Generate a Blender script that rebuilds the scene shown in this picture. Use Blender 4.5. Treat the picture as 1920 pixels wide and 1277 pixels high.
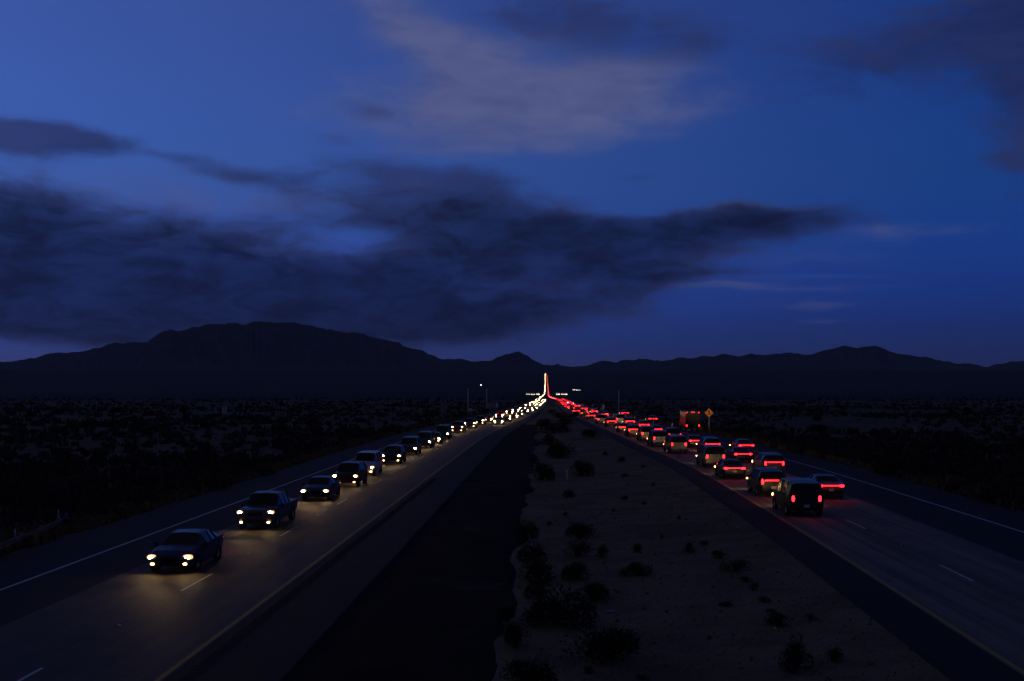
import bpy, bmesh, math, random
import numpy as np
from mathutils import Vector, Matrix

# ---------------------------------------------------------------- clear
for o in list(bpy.data.objects):
    bpy.data.objects.remove(o, do_unlink=True)
sc = bpy.context.scene
COL = sc.collection
R = math.radians
random.seed(7)
rng = np.random.default_rng(7)

# ---------------------------------------------------------------- camera (level, shifted lens, standing on an overpass)
FPX, VX, VY, HC = 2026.0, 1032.0, 724.0, 7.6       # photo pixels: focal length, vanishing point; eye height
cam_d = bpy.data.cameras.new('camera')
cam = bpy.data.objects.new('camera', cam_d)
COL.objects.link(cam)
sc.camera = cam
cam.location = (0, 0, HC)
cam.rotation_euler = (R(90), 0, 0)
cam_d.sensor_width = 36
cam_d.lens = FPX / 1920 * 36
cam_d.shift_x = -(VX - 960) / 1920
cam_d.shift_y = (VY - 638.5) / 1920
cam_d.clip_start = 0.1
cam_d.clip_end = 120000

# ---------------------------------------------------------------- render / exposure
sc.render.engine = 'CYCLES'
sc.view_settings.view_transform = 'Standard'
sc.view_settings.look = 'None'
sc.view_settings.gamma = 1
sc.view_settings.exposure = 0
sc.view_settings.use_curve_mapping = False
cy = sc.cycles
cy.use_denoising = True
cy.max_bounces = 5
cy.diffuse_bounces = 2
cy.glossy_bounces = 2
cy.transparent_max_bounces = 6
cy.volume_bounces = 0
cy.sample_clamp_indirect = 0.6
cy.sample_clamp_direct = 0
cy.caustics_reflective = False
cy.caustics_refractive = False
cy.use_light_tree = True
cy.use_adaptive_sampling = True
cy.adaptive_threshold = 0.02
cy.adaptive_min_samples = 16

# ---------------------------------------------------------------- world: dusk sky with cloud
SUN_AZ, SUN_EL = R(-70), R(5)
world = bpy.data.worlds.new('World')
sc.world = world
world.use_nodes = True
WN, WL = world.node_tree.nodes, world.node_tree.links
for n in list(WN):
    WN.remove(n)


class NT:
    """tiny helper to write node maths as expressions"""
    def __init__(s, nodes, links):
        s.n, s.l = nodes, links

    def put(s, sock, v):
        if hasattr(v, 'is_linked') or isinstance(v, bpy.types.NodeSocket):
            s.l.new(v, sock)
        else:
            sock.default_value = v

    def m(s, op, a, b=0.0, c=0.0, clamp=False):
        n = s.n.new('ShaderNodeMath'); n.operation = op; n.use_clamp = clamp
        s.put(n.inputs[0], a); s.put(n.inputs[1], b); s.put(n.inputs[2], c)
        return n.outputs[0]

    def mapr(s, v, a, b, c=0.0, d=1.0, kind='SMOOTHSTEP'):
        n = s.n.new('ShaderNodeMapRange'); n.interpolation_type = kind
        for k, x in zip((0, 1, 2, 3, 4), (v, a, b, c, d)):
            s.put(n.inputs[k], x)
        return n.outputs[0]

    def xyz(s, x, y, z):
        n = s.n.new('ShaderNodeCombineXYZ')
        for k, v in enumerate((x, y, z)):
            s.put(n.inputs[k], v)
        return n.outputs[0]

    def noise(s, vec, scale, detail=4, rough=.55, dist=0.0, dim='3D'):
        n = s.n.new('ShaderNodeTexNoise'); n.noise_dimensions = dim
        s.put(n.inputs['Vector'], vec)
        n.inputs['Scale'].default_value = scale
        n.inputs['Detail'].default_value = detail
        n.inputs['Roughness'].default_value = rough
        n.inputs['Distortion'].default_value = dist
        return n.outputs['Fac']

    def mix(s, f, a, b, blend='MIX'):
        n = s.n.new('ShaderNodeMix'); n.data_type = 'RGBA'; n.blend_type = blend
        s.put(n.inputs[0], f); s.put(n.inputs[6], a); s.put(n.inputs[7], b)
        return n.outputs[2]


w = NT(WN, WL)
geo = WN.new('ShaderNodeTexCoord')
sep = WN.new('ShaderNodeSeparateXYZ')
WL.new(geo.outputs['Generated'], sep.inputs[0])
dx, dy, dz = sep.outputs
az = w.m('ARCTAN2', dx, dy)                                   # 0 straight up the road, + to the right
el = w.m('ARCSINE', dz)
sky = WN.new('ShaderNodeTexSky')
sky.sky_type = 'NISHITA'
sky.sun_disc = False
sky.sun_elevation = SUN_EL
sky.sun_rotation = SUN_AZ
sky.dust_density = 0.0
sky.ozone_density = 8.0
sky.air_density = 1.0
clear = w.mix(1.0, sky.outputs[0], w.mix(w.mapr(el, 0.0, .2), (.45, .30, 1.12, 1), (1.0, .33, .52, 1)), 'MULTIPLY')
# twilight: brighter towards the side where the sun has gone, deeper near the horizon
toward = w.m('COSINE', w.m('SUBTRACT', az, SUN_AZ))
tw = w.mapr(toward, -0.35, 1.0, 0.215, 0.285, 'LINEAR')
hz = w.mapr(el, 0.0, 0.24, 0.44, 1.0)
zen = w.mapr(el, 0.45, 1.5, 1.0, 0.35)
gain = w.m('MULTIPLY', w.m('MULTIPLY', tw, hz), zen)
gcol = WN.new('ShaderNodeCombineColor')
for k in range(3):
    w.put(gcol.inputs[k], gain)
clear = w.mix(1.0, clear, gcol.outputs[0], 'MULTIPLY')
clear = w.mix(w.mapr(el, -.02, .20, .08, 1.0), clear, w.mix(toward, (0.011, 0.012, 0.030, 1), (0.058, 0.056, 0.048, 1)), 'ADD')


def vm(op, a, b=None, c=None):
    n = WN.new('ShaderNodeVectorMath'); n.operation = op
    for k, x in enumerate((a, b, c)):
        if x is not None: w.put(n.inputs[k], x)
    return n.outputs[1] if op == 'DOT_PRODUCT' else n.outputs[0]


def sky_blobs(blobs, pos):
    """sum of soft ellipses laid out on the sky by direction"""
    tot = None
    for (px, py, rx, ry, rot, dens) in blobs:
        a0 = math.atan((px - VX) / FPX)
        e0 = math.atan((VY - py) / FPX * math.cos(a0))
        c, s_ = math.cos(R(rot)), math.sin(R(rot))
        if abs(rot) < 1:
            q = vm('MULTIPLY_ADD', pos, (FPX / rx, FPX / ry, 0), (-a0 * FPX / rx, -e0 * FPX / ry, 0))
        else:
            d = vm('SUBTRACT', pos, (a0, e0, 0))
            q = w.xyz(vm('DOT_PRODUCT', d, (c * FPX / rx, s_ * FPX / rx, 0)), vm('DOT_PRODUCT', d, (-s_ * FPX / ry, c * FPX / ry, 0)), 0.0)
        g = w.m('POWER', 2.718, w.m('MULTIPLY', vm('DOT_PRODUCT', q, q), -1.0))
        tot = w.m('MULTIPLY', g, dens) if tot is None else w.m('MULTIPLY_ADD', g, dens, tot)
    return tot


vec = w.xyz(az, w.m('MULTIPLY', el, 2.6), 0.0)
vec2 = w.xyz(w.m('MULTIPLY', az, .55), w.m('MULTIPLY', el, 3.2), 3.7)
nb = w.noise(vec, 5.0, 3, .5)
nb2 = w.noise(w.xyz(az, w.m('MULTIPLY', el, 2.6), 9.1), 6.0, 4, .55)
nf = w.noise(vec, 19.0, 7, .62, .5)
nl = w.noise(vec2, 9.0, 6, .6, .2)
wb = w.m('MULTIPLY', w.m('SUBTRACT', nb, .5), .085)
ws = w.m('MULTIPLY', w.m('SUBTRACT', nb2, .5), .034)
nadd = w.m('ADD', w.m('MULTIPLY', w.m('SUBTRACT', nf, .5), 1.15), w.m('MULTIPLY', w.m('SUBTRACT', nl, .5), .42))

DARK = [(-20, 400, 130, 75, 0, 1.0), (60, 500, 330, 88, 0, 1.15), (330, 490, 320, 70, -4, 1.1), (260, 580, 660, 62, 0, 1.9),
        (640, 560, 330, 60, 0, .8), (560, 600, 260, 22, 0, 1.0),
        (790, 330, 190, 40, -10, .62), (880, 395, 300, 58, -8, .95), (1000, 455, 260, 52, -4, .85), (1330, 425, 270, 38, 3, 1.15),
        (830, 500, 260, 55, 5, .75), (1150, 500, 210, 38, 0, .8), (1020, 570, 240, 26, 0, .55), (1200, 535, 90, 26, 8, .5),
        (110, 262, 150, 34, -5, .95), (-10, 250, 90, 30, 0, .6), (480, 332, 105, 24, 0, .72), (350, 300, 60, 14, 0, .3),
        (1760, 70, 290, 85, 12, .85), (1930, 180, 90, 150, 0, .9), (1915, 285, 60, 18, 8, .7), (1150, 40, 260, 75, 0, .62),
        (1290, 90, 180, 40, 0, .35), (690, 192, 75, 20, 0, .6), (620, 245, 60, 20, -10, .35), (1190, 330, 70, 14, 0, .45), (1390, 338, 60, 14, 0, .3),
        (1300, 510, 130, 10, 3, .3), (900, 240, 210, 20, 2, .34), (980, 20, 150, 40, 0, .42),
        (480, 608, 340, 36, 0, 1.7), (640, 455, 110, 26, 0, -.45), (560, 420, 260, 40, 0, .42), (1450, 425, 130, 24, 2, .55), (720, 545, 130, 20, 0, -.3), (545, 515, 60, 22, 0, -.35), (890, 560, 90, 16, 0, -.4), (1060, 490, 140, 12, 3, -.5), (1170, 390, 130, 16, 0, -.35), (250, 470, 60, 20, 0, -.3)]
LIGHT = [(950, 190, 290, 58, 2, 1.25), (780, 45, 230, 52, -22, .62), (1100, 145, 170, 42, 10, .8), (870, 110, 180, 42, -20, .6), (1000, 75, 90, 26, 0, .35), (1250, 200, 160, 40, 0, .25), (1000, 260, 240, 26, 0, .4),
         (500, 385, 470, 42, 0, .30), (230, 350, 260, 36, 0, .26), (1660, 432, 150, 14, 0, .42), (1420, 480, 260, 24, 0, .2),
         (1450, 540, 220, 8, -2, .45), (1520, 575, 100, 8, -2, .45), (1500, 520, 160, 5, -3, .3), (1350, 530, 120, 5, 0, .35), (1560, 600, 80, 6, 0, .3), (900, 280, 200, 20, 0, .35), (880, 470, 260, 60, 0, .2),
         (350, 645, 420, 18, 0, .12), (0, 655, 120, 22, 0, .2), (1400, 395, 120, 14, 0, .5)]
pos = w.xyz(w.m('ADD', az, wb), w.m('ADD', el, ws), 0.0)
isd = lambda b: 380 < b[1] < 625
deep = sky_blobs([b for b in DARK if isd(b)], pos)
dark_sum = w.m('ADD', sky_blobs([b for b in DARK if not isd(b)], pos), deep)
md = w.mapr(w.m('ADD', dark_sum, nadd), .24, 1.02)
md = w.m('MULTIPLY', md, w.mapr(nf, .3, .7, .80, 1.0))
mdd = w.mapr(w.m('MULTIPLY_ADD', nadd, 1.3, deep), .50, 1.65)
ml = w.mapr(w.m('MULTIPLY_ADD', nadd, .62, sky_blobs(LIGHT, pos)), .06, 1.15)
# broken cloud carries on over and around the picture, the same kind all round
n_far = w.noise(w.xyz(dx, dy, w.m('MULTIPLY', dz, 2.0)), 2.4, 5, .55, .4)
far_w = w.m('MAXIMUM', w.mapr(el, .36, .52), w.mapr(w.m('ABSOLUTE', az), .52, .72))
m_far = w.m('MULTIPLY', w.mapr(n_far, .36, .50), far_w)
lite = w.mix(w.mapr(w.m('ADD', nf, nl), .7, 1.3), (0.072, 0.088, 0.225, 1), (0.105, 0.122, 0.270, 1))
sky_c = w.mix(w.m('MULTIPLY', ml, .9), clear, lite)
veil = w.mapr(w.m('ADD', nf, nb2), .75, 1.25)
dark_c = w.mix(veil, w.mix(toward, (0.011, 0.018, 0.075, 1), (0.018, 0.028, 0.11, 1)), w.mix(toward, (0.022, 0.032, 0.12, 1), (0.034, 0.048, 0.17, 1)))
dark_c = w.mix(mdd, dark_c, (0.0050, 0.0062, 0.0225, 1))
sky_c = w.mix(w.m('MULTIPLY', md, .93), sky_c, dark_c)
sky_c = w.mix(w.m('MULTIPLY', m_far, .95), sky_c, (0.011, 0.0125, 0.026, 1))
bg = WN.new('ShaderNodeBackground')
bg.inputs[1].default_value = 1.0                              # the colours above already carry the dusk strength
WL.new(sky_c, bg.inputs[0])
wo = WN.new('ShaderNodeOutputWorld')
WL.new(bg.outputs[0], wo.inputs[0])
world.cycles.sampling_method = 'MANUAL'
world.cycles.sample_map_resolution = 256

# the last of the daylight: very weak and very soft
sun_d = bpy.data.lights.new('sun', 'SUN')
sun_d.energy = 0.012
sun_d.angle = R(40)
sun_d.color = (1.0, .80, .66)
sun = bpy.data.objects.new('sun', sun_d)
COL.objects.link(sun)
sv = Vector((math.sin(SUN_AZ) * math.cos(R(16)), math.cos(SUN_AZ) * math.cos(R(16)), math.sin(R(16))))
sun.rotation_euler = (-sv).to_track_quat('-Z', 'Y').to_euler()
sun.location = (-300, -150, 200)

# ================================================================= helpers
def tag(o, label=None, cat=None, group=None, kind=None):
    if label: o['label'] = label
    if cat: o['category'] = cat
    if group: o['group'] = group
    if kind: o['kind'] = kind
    return o


class MB:
    """collects polygons; becomes one mesh"""
    def __init__(s):
        s.v, s.f, s.mi = [], [], []

    def add(s, verts, faces, mi=0):
        b = len(s.v)
        s.v += [tuple(map(float, p)) for p in verts]
        s.f += [tuple(b + i for i in f) for f in faces]
        s.mi += [mi] * len(faces)

    def box(s, c, d, rz=0.0, mi=0, taper=1.0):
        x, y, z = d[0] / 2, d[1] / 2, d[2] / 2
        vs = []
        for k in (-1, 1):
            t = 1.0 if k < 0 else taper
            for (a, b) in ((-1, -1), (1, -1), (1, 1), (-1, 1)):
                px, py = a * x * t, b * y * t
                vs.append((c[0] + px * math.cos(rz) - py * math.sin(rz), c[1] + px * math.sin(rz) + py * math.cos(rz), c[2] + k * z))
        s.add(vs, [(3, 2, 1, 0), (4, 5, 6, 7), (0, 1, 5, 4), (1, 2, 6, 5), (2, 3, 7, 6), (3, 0, 4, 7)], mi)

    def tube(s, pts, rad, n=6, mi=0, cap=True):
        rings = []
        for i, p in enumerate(pts):
            p = Vector(p)
            a = Vector(pts[max(i - 1, 0)]); b = Vector(pts[min(i + 1, len(pts) - 1)])
            t = (b - a).normalized() if (b - a).length > 1e-9 else Vector((0, 0, 1))
            q = t.to_track_quat('Z', 'Y')
            r = rad[i] if isinstance(rad, (list, tuple)) else rad
            rings.append([p + q @ Vector((math.cos(2 * math.pi * k / n) * r, math.sin(2 * math.pi * k / n) * r, 0)) for k in range(n)])
        b0 = len(s.v)
        vs = [v for rg in rings for v in rg]
        fs = []
        for i in range(len(rings) - 1):
            for k in range(n):
                k2 = (k + 1) % n
                fs.append((i * n + k, i * n + k2, (i + 1) * n + k2, (i + 1) * n + k))
        if cap:
            fs.append(tuple(range(n - 1, -1, -1)))
            fs.append(tuple((len(rings) - 1) * n + k for k in range(n)))
        s.add(vs, fs, mi)

    def lathe(s, prof, axis='X', n=18, mi=0, c=(0, 0, 0)):
        """prof: list of (offset along axis, radius)"""
        vs = []
        for (a, r) in prof:
            for k in range(n):
                t = 2 * math.pi * k / n
                p = (a, r * math.cos(t), r * math.sin(t)) if axis == 'X' else ((r * math.cos(t), a, r * math.sin(t)) if axis == 'Y' else (r * math.cos(t), r * math.sin(t), a))
                vs.append((p[0] + c[0], p[1] + c[1], p[2] + c[2]))
        fs = []
        for i in range(len(prof) - 1):
            for k in range(n):
                k2 = (k + 1) % n
                fs.append((i * n + k, i * n + k2, (i + 1) * n + k2, (i + 1) * n + k))
        s.add(vs, fs, mi)

    def mesh(s, name, mats, smooth=False):
        me = bpy.data.meshes.new(name)
        me.from_pydata(s.v, [], s.f)
        for m in (mats if isinstance(mats, (list, tuple)) else [mats]):
            me.materials.append(m)
        if len(set(s.mi)) > 1:
            me.polygons.foreach_set('material_index', s.mi)
        if smooth:
            me.polygons.foreach_set('use_smooth', [True] * len(me.polygons))
        me.update()
        return me

    def obj(s, name, mats, parent=None, loc=None, smooth=False):
        return link(name, s.mesh(name, mats, smooth), parent, loc)


def link(name, me, parent=None, loc=None, rz=None):
    o = bpy.data.objects.new(name, me)
    COL.objects.link(o)
    if parent is not None: o.parent = parent
    if loc is not None: o.location = loc
    if rz is not None: o.rotation_euler = (0, 0, rz)
    return o


def empty(name, loc=(0, 0, 0), rz=0.0):
    o = bpy.data.objects.new(name, None)
    COL.objects.link(o)
    o.location = loc
    o.rotation_euler = (0, 0, rz)
    o.empty_display_size = .3
    return o


def copy_tree(o, parent=None):
    c = o.copy()
    COL.objects.link(c)
    c.parent = parent
    for ch in o.children:
        copy_tree(ch, c)
    return c


def hermite(tab):
    xs = np.array([t[0] for t in tab], float); ys = np.array([t[1] for t in tab], float)
    d = np.diff(ys) / np.diff(xs)
    m = np.zeros_like(ys)
    m[0], m[-1] = d[0], d[-1]
    for i in range(1, len(xs) - 1):
        m[i] = 0 if d[i - 1] * d[i] <= 0 else 2 * d[i - 1] * d[i] / (d[i - 1] + d[i])

    def f(x):
        x = np.asarray(x, float)
        i = np.clip(np.searchsorted(xs, x) - 1, 0, len(xs) - 2)
        h = xs[i + 1] - xs[i]
        t = np.clip((x - xs[i]) / h, 0, 1)
        return ((2 * t ** 3 - 3 * t ** 2 + 1) * ys[i] + (t ** 3 - 2 * t ** 2 + t) * h * m[i] + (-2 * t ** 3 + 3 * t ** 2) * ys[i + 1] + (t ** 3 - t ** 2) * h * m[i + 1])
    return f


def vnoise(x, y, seed=0):
    """smooth value noise, numpy"""
    x = np.asarray(x, float); y = np.asarray(y, float)
    xi, yi = np.floor(x), np.floor(y)
    xf, yf = x - xi, y - yi
    u, v = xf * xf * (3 - 2 * xf), yf * yf * (3 - 2 * yf)

    def h(a, b):
        q = np.sin(a * 127.1 + b * 311.7 + seed * 74.7) * 43758.5453
        return q - np.floor(q)
    return (h(xi, yi) * (1 - u) + h(xi + 1, yi) * u) * (1 - v) + (h(xi, yi + 1) * (1 - u) + h(xi + 1, yi + 1) * u) * v - .5


def fbm(x, y, seed=0, oct=4):
    s, a = 0, 1.0
    for k in range(oct):
        s = s + a * vnoise(x * 2 ** k, y * 2 ** k, seed + k * 13)
        a *= .5
    return s


# ================================================================= materials
def mat(name, base, rough=.85, noise=None, spec=.3, bump=None, metal=0.0, extra=None):
    m = bpy.data.materials.new(name)
    m.use_nodes = True
    nt = m.node_tree
    p = nt.nodes['Principled BSDF']
    p.inputs['Roughness'].default_value = rough
    p.inputs['Metallic'].default_value = metal
    p.inputs['Specular IOR Level'].default_value = spec
    h = NT(nt.nodes, nt.links)
    tc = nt.nodes.new('ShaderNodeTexCoord')
    g = nt.nodes.new('ShaderNodeNewGeometry')
    pos = g.outputs['Position']
    col = (*base, 1)
    if noise:
        for (scale, c2, lo, hi, det) in noise:
            f = h.mapr(h.noise(pos, scale, det, .6), lo, hi)
            col = h.mix(f, col, (*c2, 1))
    if extra:
        col = extra(h, pos, col, nt)
    h.put(p.inputs['Base Color'], col)
    if bump:
        b = nt.nodes.new('ShaderNodeBump')
        b.inputs['Strength'].default_value = bump[1]
        b.inputs['Distance'].default_value = bump[2]
        nt.links.new(h.noise(pos, bump[0], 5, .65), b.inputs['Height'])
        nt.links.new(b.outputs[0], p.inputs['Normal'])
    return m


def glow(name, col, strength, sample=True):
    m = bpy.data.materials.new(name)
    m.use_nodes = True
    p = m.node_tree.nodes['Principled BSDF']
    p.inputs['Base Color'].default_value = (*[c * .6 for c in col], 1)
    p.inputs['Emission Color'].default_value = (*col, 1)
    p.inputs['Emission Strength'].default_value = strength
    p.inputs['Roughness'].default_value = .2
    m.cycles.emission_sampling = 'FRONT' if sample else 'NONE'
    return m


def streaks(h, pos, col, nt):
    """tyre-darkened bands and faint lengthwise wear on a road"""
    s = nt.nodes.new('ShaderNodeSeparateXYZ'); nt.links.new(pos, s.inputs[0])
    v = h.xyz(h.m('MULTIPLY', s.outputs[0], 1.1), h.m('MULTIPLY', s.outputs[1], .02), 0)
    f = h.mapr(h.noise(v, 1.4, 4, .65), .35, .68)
    col = h.mix(h.m('MULTIPLY', f, .6), col, (.04, .035, .03, 1))
    p = h.mapr(h.noise(h.xyz(s.outputs[0], h.m('MULTIPLY', s.outputs[1], .16), 4.0), .55, 6, .7), .56, .62)
    return h.mix(h.m('MULTIPLY', p, .35), col, (.05, .042, .034, 1))


M = {}
M['sand'] = mat('desert_sand', (.29, .215, .122), .95, [(.35, (.18, .135, .08), .40, .66, 6), (5.0, (.37, .26, .16), .5, .75, 4), (.05, (.15, .11, .07), .5, .7, 4), (40, (.12, .09, .06), .62, .8, 2)], .1, (9, 1.0, .07))
M['desert'] = mat('desert_soil', (.15, .112, .072), .95, [(.05, (.22, .163, .103), .48, .66, 5), (1.3, (.09, .07, .046), .50, .70, 5), (9, (.21, .155, .10), .62, .8, 3), (.003, (.10, .08, .055), .45, .62, 3)], .1, (4, .7, .12))
M['concrete'] = mat('lane_concrete', (.30, .235, .175), .8, [(.7, (.24, .19, .14), .4, .7, 5), (30, (.34, .27, .2), .55, .8, 2)], .25, (60, .25, .01), extra=streaks)
M['concrete_dark'] = mat('worn_lane', (.125, .088, .062), .72, [(.7, (.09, .066, .05), .4, .7, 5), (30, (.15, .11, .08), .55, .8, 2)], .3, (60, .25, .01), extra=streaks)
M['asphalt'] = mat('shoulder_asphalt', (.036, .030, .026), .8, [(.5, (.024, .021, .019), .4, .7, 5), (45, (.055, .047, .04), .55, .8, 2)], .18, (70, .35, .012))
M['old_asphalt'] = mat('old_asphalt', (.020, .018, .015), .95, [(.35, (.011, .010, .009), .4, .65, 5), (50, (.022, .02, .018), .6, .85, 2), (.16, (.13, .095, .06), .60, .74, 6), (1.1, (.05, .04, .03), .60, .72, 5)], .06, (40, .5, .02))
M['white_paint'] = mat('road_paint_white', (.72, .70, .66), .7, [(8, (.35, .33, .3), .5, .75, 4)], .3)
M['yellow_paint'] = mat('road_paint_yellow', (.62, .36, .06), .7, [(6, (.3, .18, .05), .5, .75, 4)], .3)
M['bajada'] = mat('scrub_slope', (.075, .062, .045), .95, [(.004, (.10, .082, .058), .45, .65, 4), (.03, (.05, .043, .032), .45, .65, 4)], .05)
M['rock'] = mat('mountain_rock', (.105, .085, .07), .95, [(.002, (.07, .06, .05), .4, .65, 6), (.012, (.14, .11, .09), .5, .75, 4)], .05)
M['steel'] = mat('galvanised_steel', (.30, .30, .30), .6, [(4, (.18, .18, .18), .45, .7, 4)], .4, metal=.25)
M['pole'] = mat('pale_pole', (.82, .76, .72), .6, [(3, (.5, .45, .42), .45, .7, 3)])
M['rail'] = mat('weathered_rail', (.11, .10, .095), .75, [(4, (.06, .055, .05), .45, .7, 4)], .25)
M['wood'] = mat('weathered_post', (.26, .22, .18), .9, [(12, (.15, .12, .1), .4, .7, 4)])
M['post_white'] = mat('white_post', (.72, .71, .68), .6, [(15, (.45, .42, .38), .55, .75, 4)])
M['sign_orange'] = mat('sign_orange', (.80, .20, .015), .45, [(9, (.6, .14, .012), .55, .8, 3)])
M['sign_white'] = mat('sign_white', (.82, .80, .74), .45, [(9, (.6, .57, .5), .55, .8, 3)])
M['sign_grey'] = mat('sign_back', (.36, .35, .36), .5, [(5, (.26, .25, .26), .5, .75, 3)], metal=.3)
M['sign_red'] = mat('sign_red', (.55, .05, .03), .45)
M['black'] = mat('black_print', (.015, .013, .012), .6)
M['bush'] = mat('creosote_leaf', (.040, .043, .020), .8, [(3.5, (.022, .026, .012), .4, .65, 3), (14, (.075, .068, .030), .55, .8, 2)], .2)
M['bush_dry'] = mat('dry_brush', (.15, .105, .068), .9, [(4, (.09, .062, .042), .4, .65, 3)], .1)
M['bush_olive'] = mat('olive_brush', (.085, .078, .032), .85, [(4, (.045, .045, .018), .4, .65, 3)], .15)
M['straw'] = mat('straw_grass', (.26, .17, .075), .9, [(3, (.15, .10, .05), .4, .7, 3)], .1)
M['twig'] = mat('twig_bark', (.07, .055, .042), .9)
M['joshua_bark'] = mat('joshua_bark', (.065, .055, .045), .95, [(7, (.035, .03, .025), .4, .65, 4)], .1, (14, .8, .05))
M['joshua_leaf'] = mat('joshua_leaf', (.035, .042, .024), .75, [(3, (.055, .055, .035), .5, .75, 2)], .2)
M['scrub'] = mat('desert_scrub', (.082, .066, .040), .85, [(.5, (.050, .043, .025), .4, .65, 3), (.07, (.12, .095, .06), .52, .72, 3)], .15)
M['tyre'] = mat('tyre_rubber', (.018, .018, .018), .85)
M['rim'] = mat('alloy_rim', (.45, .45, .46), .35, metal=.8)
M['glass'] = mat('car_glass', (.008, .009, .010), .06, spec=.6)
M['trim'] = mat('black_trim', (.015, .015, .016), .5)
M['plate'] = mat('plate_white', (.75, .75, .74), .5)
M['head'] = glow('headlight_lamp', (1.0, .66, .28), 150)
M['tail'] = glow('tail_lamp', (1.0, .007, .013), 13.0)
M['reflector'] = glow('headlight_glow_housing', (1.0, .50, .14), 1.6)  # housing emits to imitate bulb light caught in the bowl
M['fog'] = glow('added_fog_lamp', (1.0, .62, .22), 22)
M['marker_amber'] = glow('amber_lamp', (1.0, .34, .04), 5.0)
M['head_far'] = glow('far_headlight', (1.0, .70, .34), 60, False)
M['tail_far'] = glow('far_taillight', (1.0, .05, .05), 22, False)
M['house_wall'] = mat('house_wall', (.45, .41, .36), .9, [(.5, (.35, .32, .28), .4, .7, 3)])
M['house_roof'] = mat('house_roof', (.16, .12, .10), .9)
M['house_light'] = glow('lit_window', (1.0, .82, .55), 3.5, False)
M['lamp_white'] = glow('yard_lamp', (.95, .95, 1.0), 14, False)
M['bottle'] = mat('blue_plastic', (.30, .42, .68), .2, spec=.6)
M['litter'] = mat('white_litter', (.7, .7, .7), .6)
PAINT = {}
for nm, c in dict(white=(.72, .72, .70), silver=(.42, .43, .45), black=(.012, .012, .014), grey=(.10, .105, .11), red=(.26, .018, .016), blue=(.018, .04, .12), tan=(.30, .24, .17), green=(.02, .06, .04)).items():
    PAINT[nm] = mat('paint_' + nm, c, .28, spec=.5, metal=.15)

# ================================================================= road geometry
cen = hermite([(-100, .7), (600, .7), (1000, -3), (2000, -7), (3500, -11), (5000, -17), (8000, -31), (9500, -38)])
sL_near = hermite([(-100, 0), (150, 0), (200, 1.2), (274, 4.4), (400, 7.4), (600, 8.2), (700, 7.6)])
sR_near = hermite([(-100, -2.6), (0, -1.15), (27, -.62), (40, -.3), (55, 0), (88, .2), (137, -1.5), (206, -4.2), (300, -7.2), (400, -8.8), (600, -9.2), (700, -9.9)])
zr_f = hermite([(-200, 0), (250, 0), (400, -.25), (600, -1.0), (1000, -3.75), (2000, -11), (3500, -16), (5000, 7), (6500, 50), (8000, 102), (9500, 140), (11000, 165), (16000, 190), (40000, 200)])
fadeR = hermite([(-200, .38), (150, .38), (350, 0), (40000, 0)])


def sL(Y):
    Y = np.asarray(Y, float)
    k = np.clip((Y - 600) / 100, 0, 1)
    return sL_near(np.minimum(Y, 699)) * (1 - k) + (cen(Y) + 7.5) * k


def sR(Y):
    Y = np.asarray(Y, float)
    k = np.clip((Y - 600) / 100, 0, 1)
    return sR_near(np.minimum(Y, 699)) * (1 - k) + (cen(Y) - 9.9) * k


def zL(Y): return zr_f(Y)
def zR(Y): return zr_f(Y) + fadeR(Y)


nar = hermite([(-200, 1), (180, 1), (420, 0), (40000, 0)])    # extra lanes and wide shoulders fade out up the road
Llin = {'out': lambda Y: sL(Y) - 17.35 - 2.4 - (4.6 * nar(Y)), 'edge': lambda Y: sL(Y) - 17.6 - 2.9 * nar(Y),
        'lane': lambda Y: sL(Y) - 17.35, 'dash': lambda Y: sL(Y) - 13.7, 'yel': lambda Y: sL(Y) - 10.0,
        'in': lambda Y: sL(Y) - 10.0 + .6 + 2.4 * nar(Y)}
Rlin = {'in': lambda Y: sR(Y) + 12.4 - .6 - 1.1 * nar(Y), 'yel': lambda Y: sR(Y) + 12.4, 'dash': lambda Y: sR(Y) + 15.95,
        'lane': lambda Y: sR(Y) + 19.6, 'edge': lambda Y: sR(Y) + 19.9 + 3.5 * nar(Y), 'out': lambda Y: sR(Y) + 19.6 + 2.4 + 5.0 * nar(Y)}

YS = np.concatenate([np.arange(-40, 120, 4.0), np.arange(120, 420, 8.0), np.geomspace(420, 8300, 90)])


def strip(name, fa, fb, zf, dz, m, ys=YS, parent=None, cols=3, skirt=None):
    b = MB()
    vs, fs = [], []
    for Y in ys:
        xa, xb, z = float(fa(Y)), float(fb(Y)), float(zf(Y)) + dz
        for k in range(cols):
            vs.append((xa + (xb - xa) * k / (cols - 1), Y, z))
    n = len(ys)
    for i in range(n - 1):
        for k in range(cols - 1):
            a = i * cols + k
            fs.append((a, a + 1, a + cols + 1, a + cols))
    b.add(vs, fs)
    if skirt:
        for side in skirt:
            k = 0 if side == 'a' else cols - 1
            off = -.5 if side == 'a' else .5
            vs2, fs2 = [], []
            for i in range(n):
                v = vs[i * cols + k]
                vs2 += [v, (v[0] + off, v[1], v[2] - .45)]
            for i in range(n - 1):
                q = (2 * i, 2 * i + 2, 2 * i + 3, 2 * i + 1) if side == 'b' else (2 * i + 1, 2 * i + 3, 2 * i + 2, 2 * i)
                fs2.append(tuple(reversed(q)))
            b.add(vs2, fs2)
    o = b.obj(name, m, parent)
    if parent is None: tag(o, kind='structure')
    return o


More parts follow.
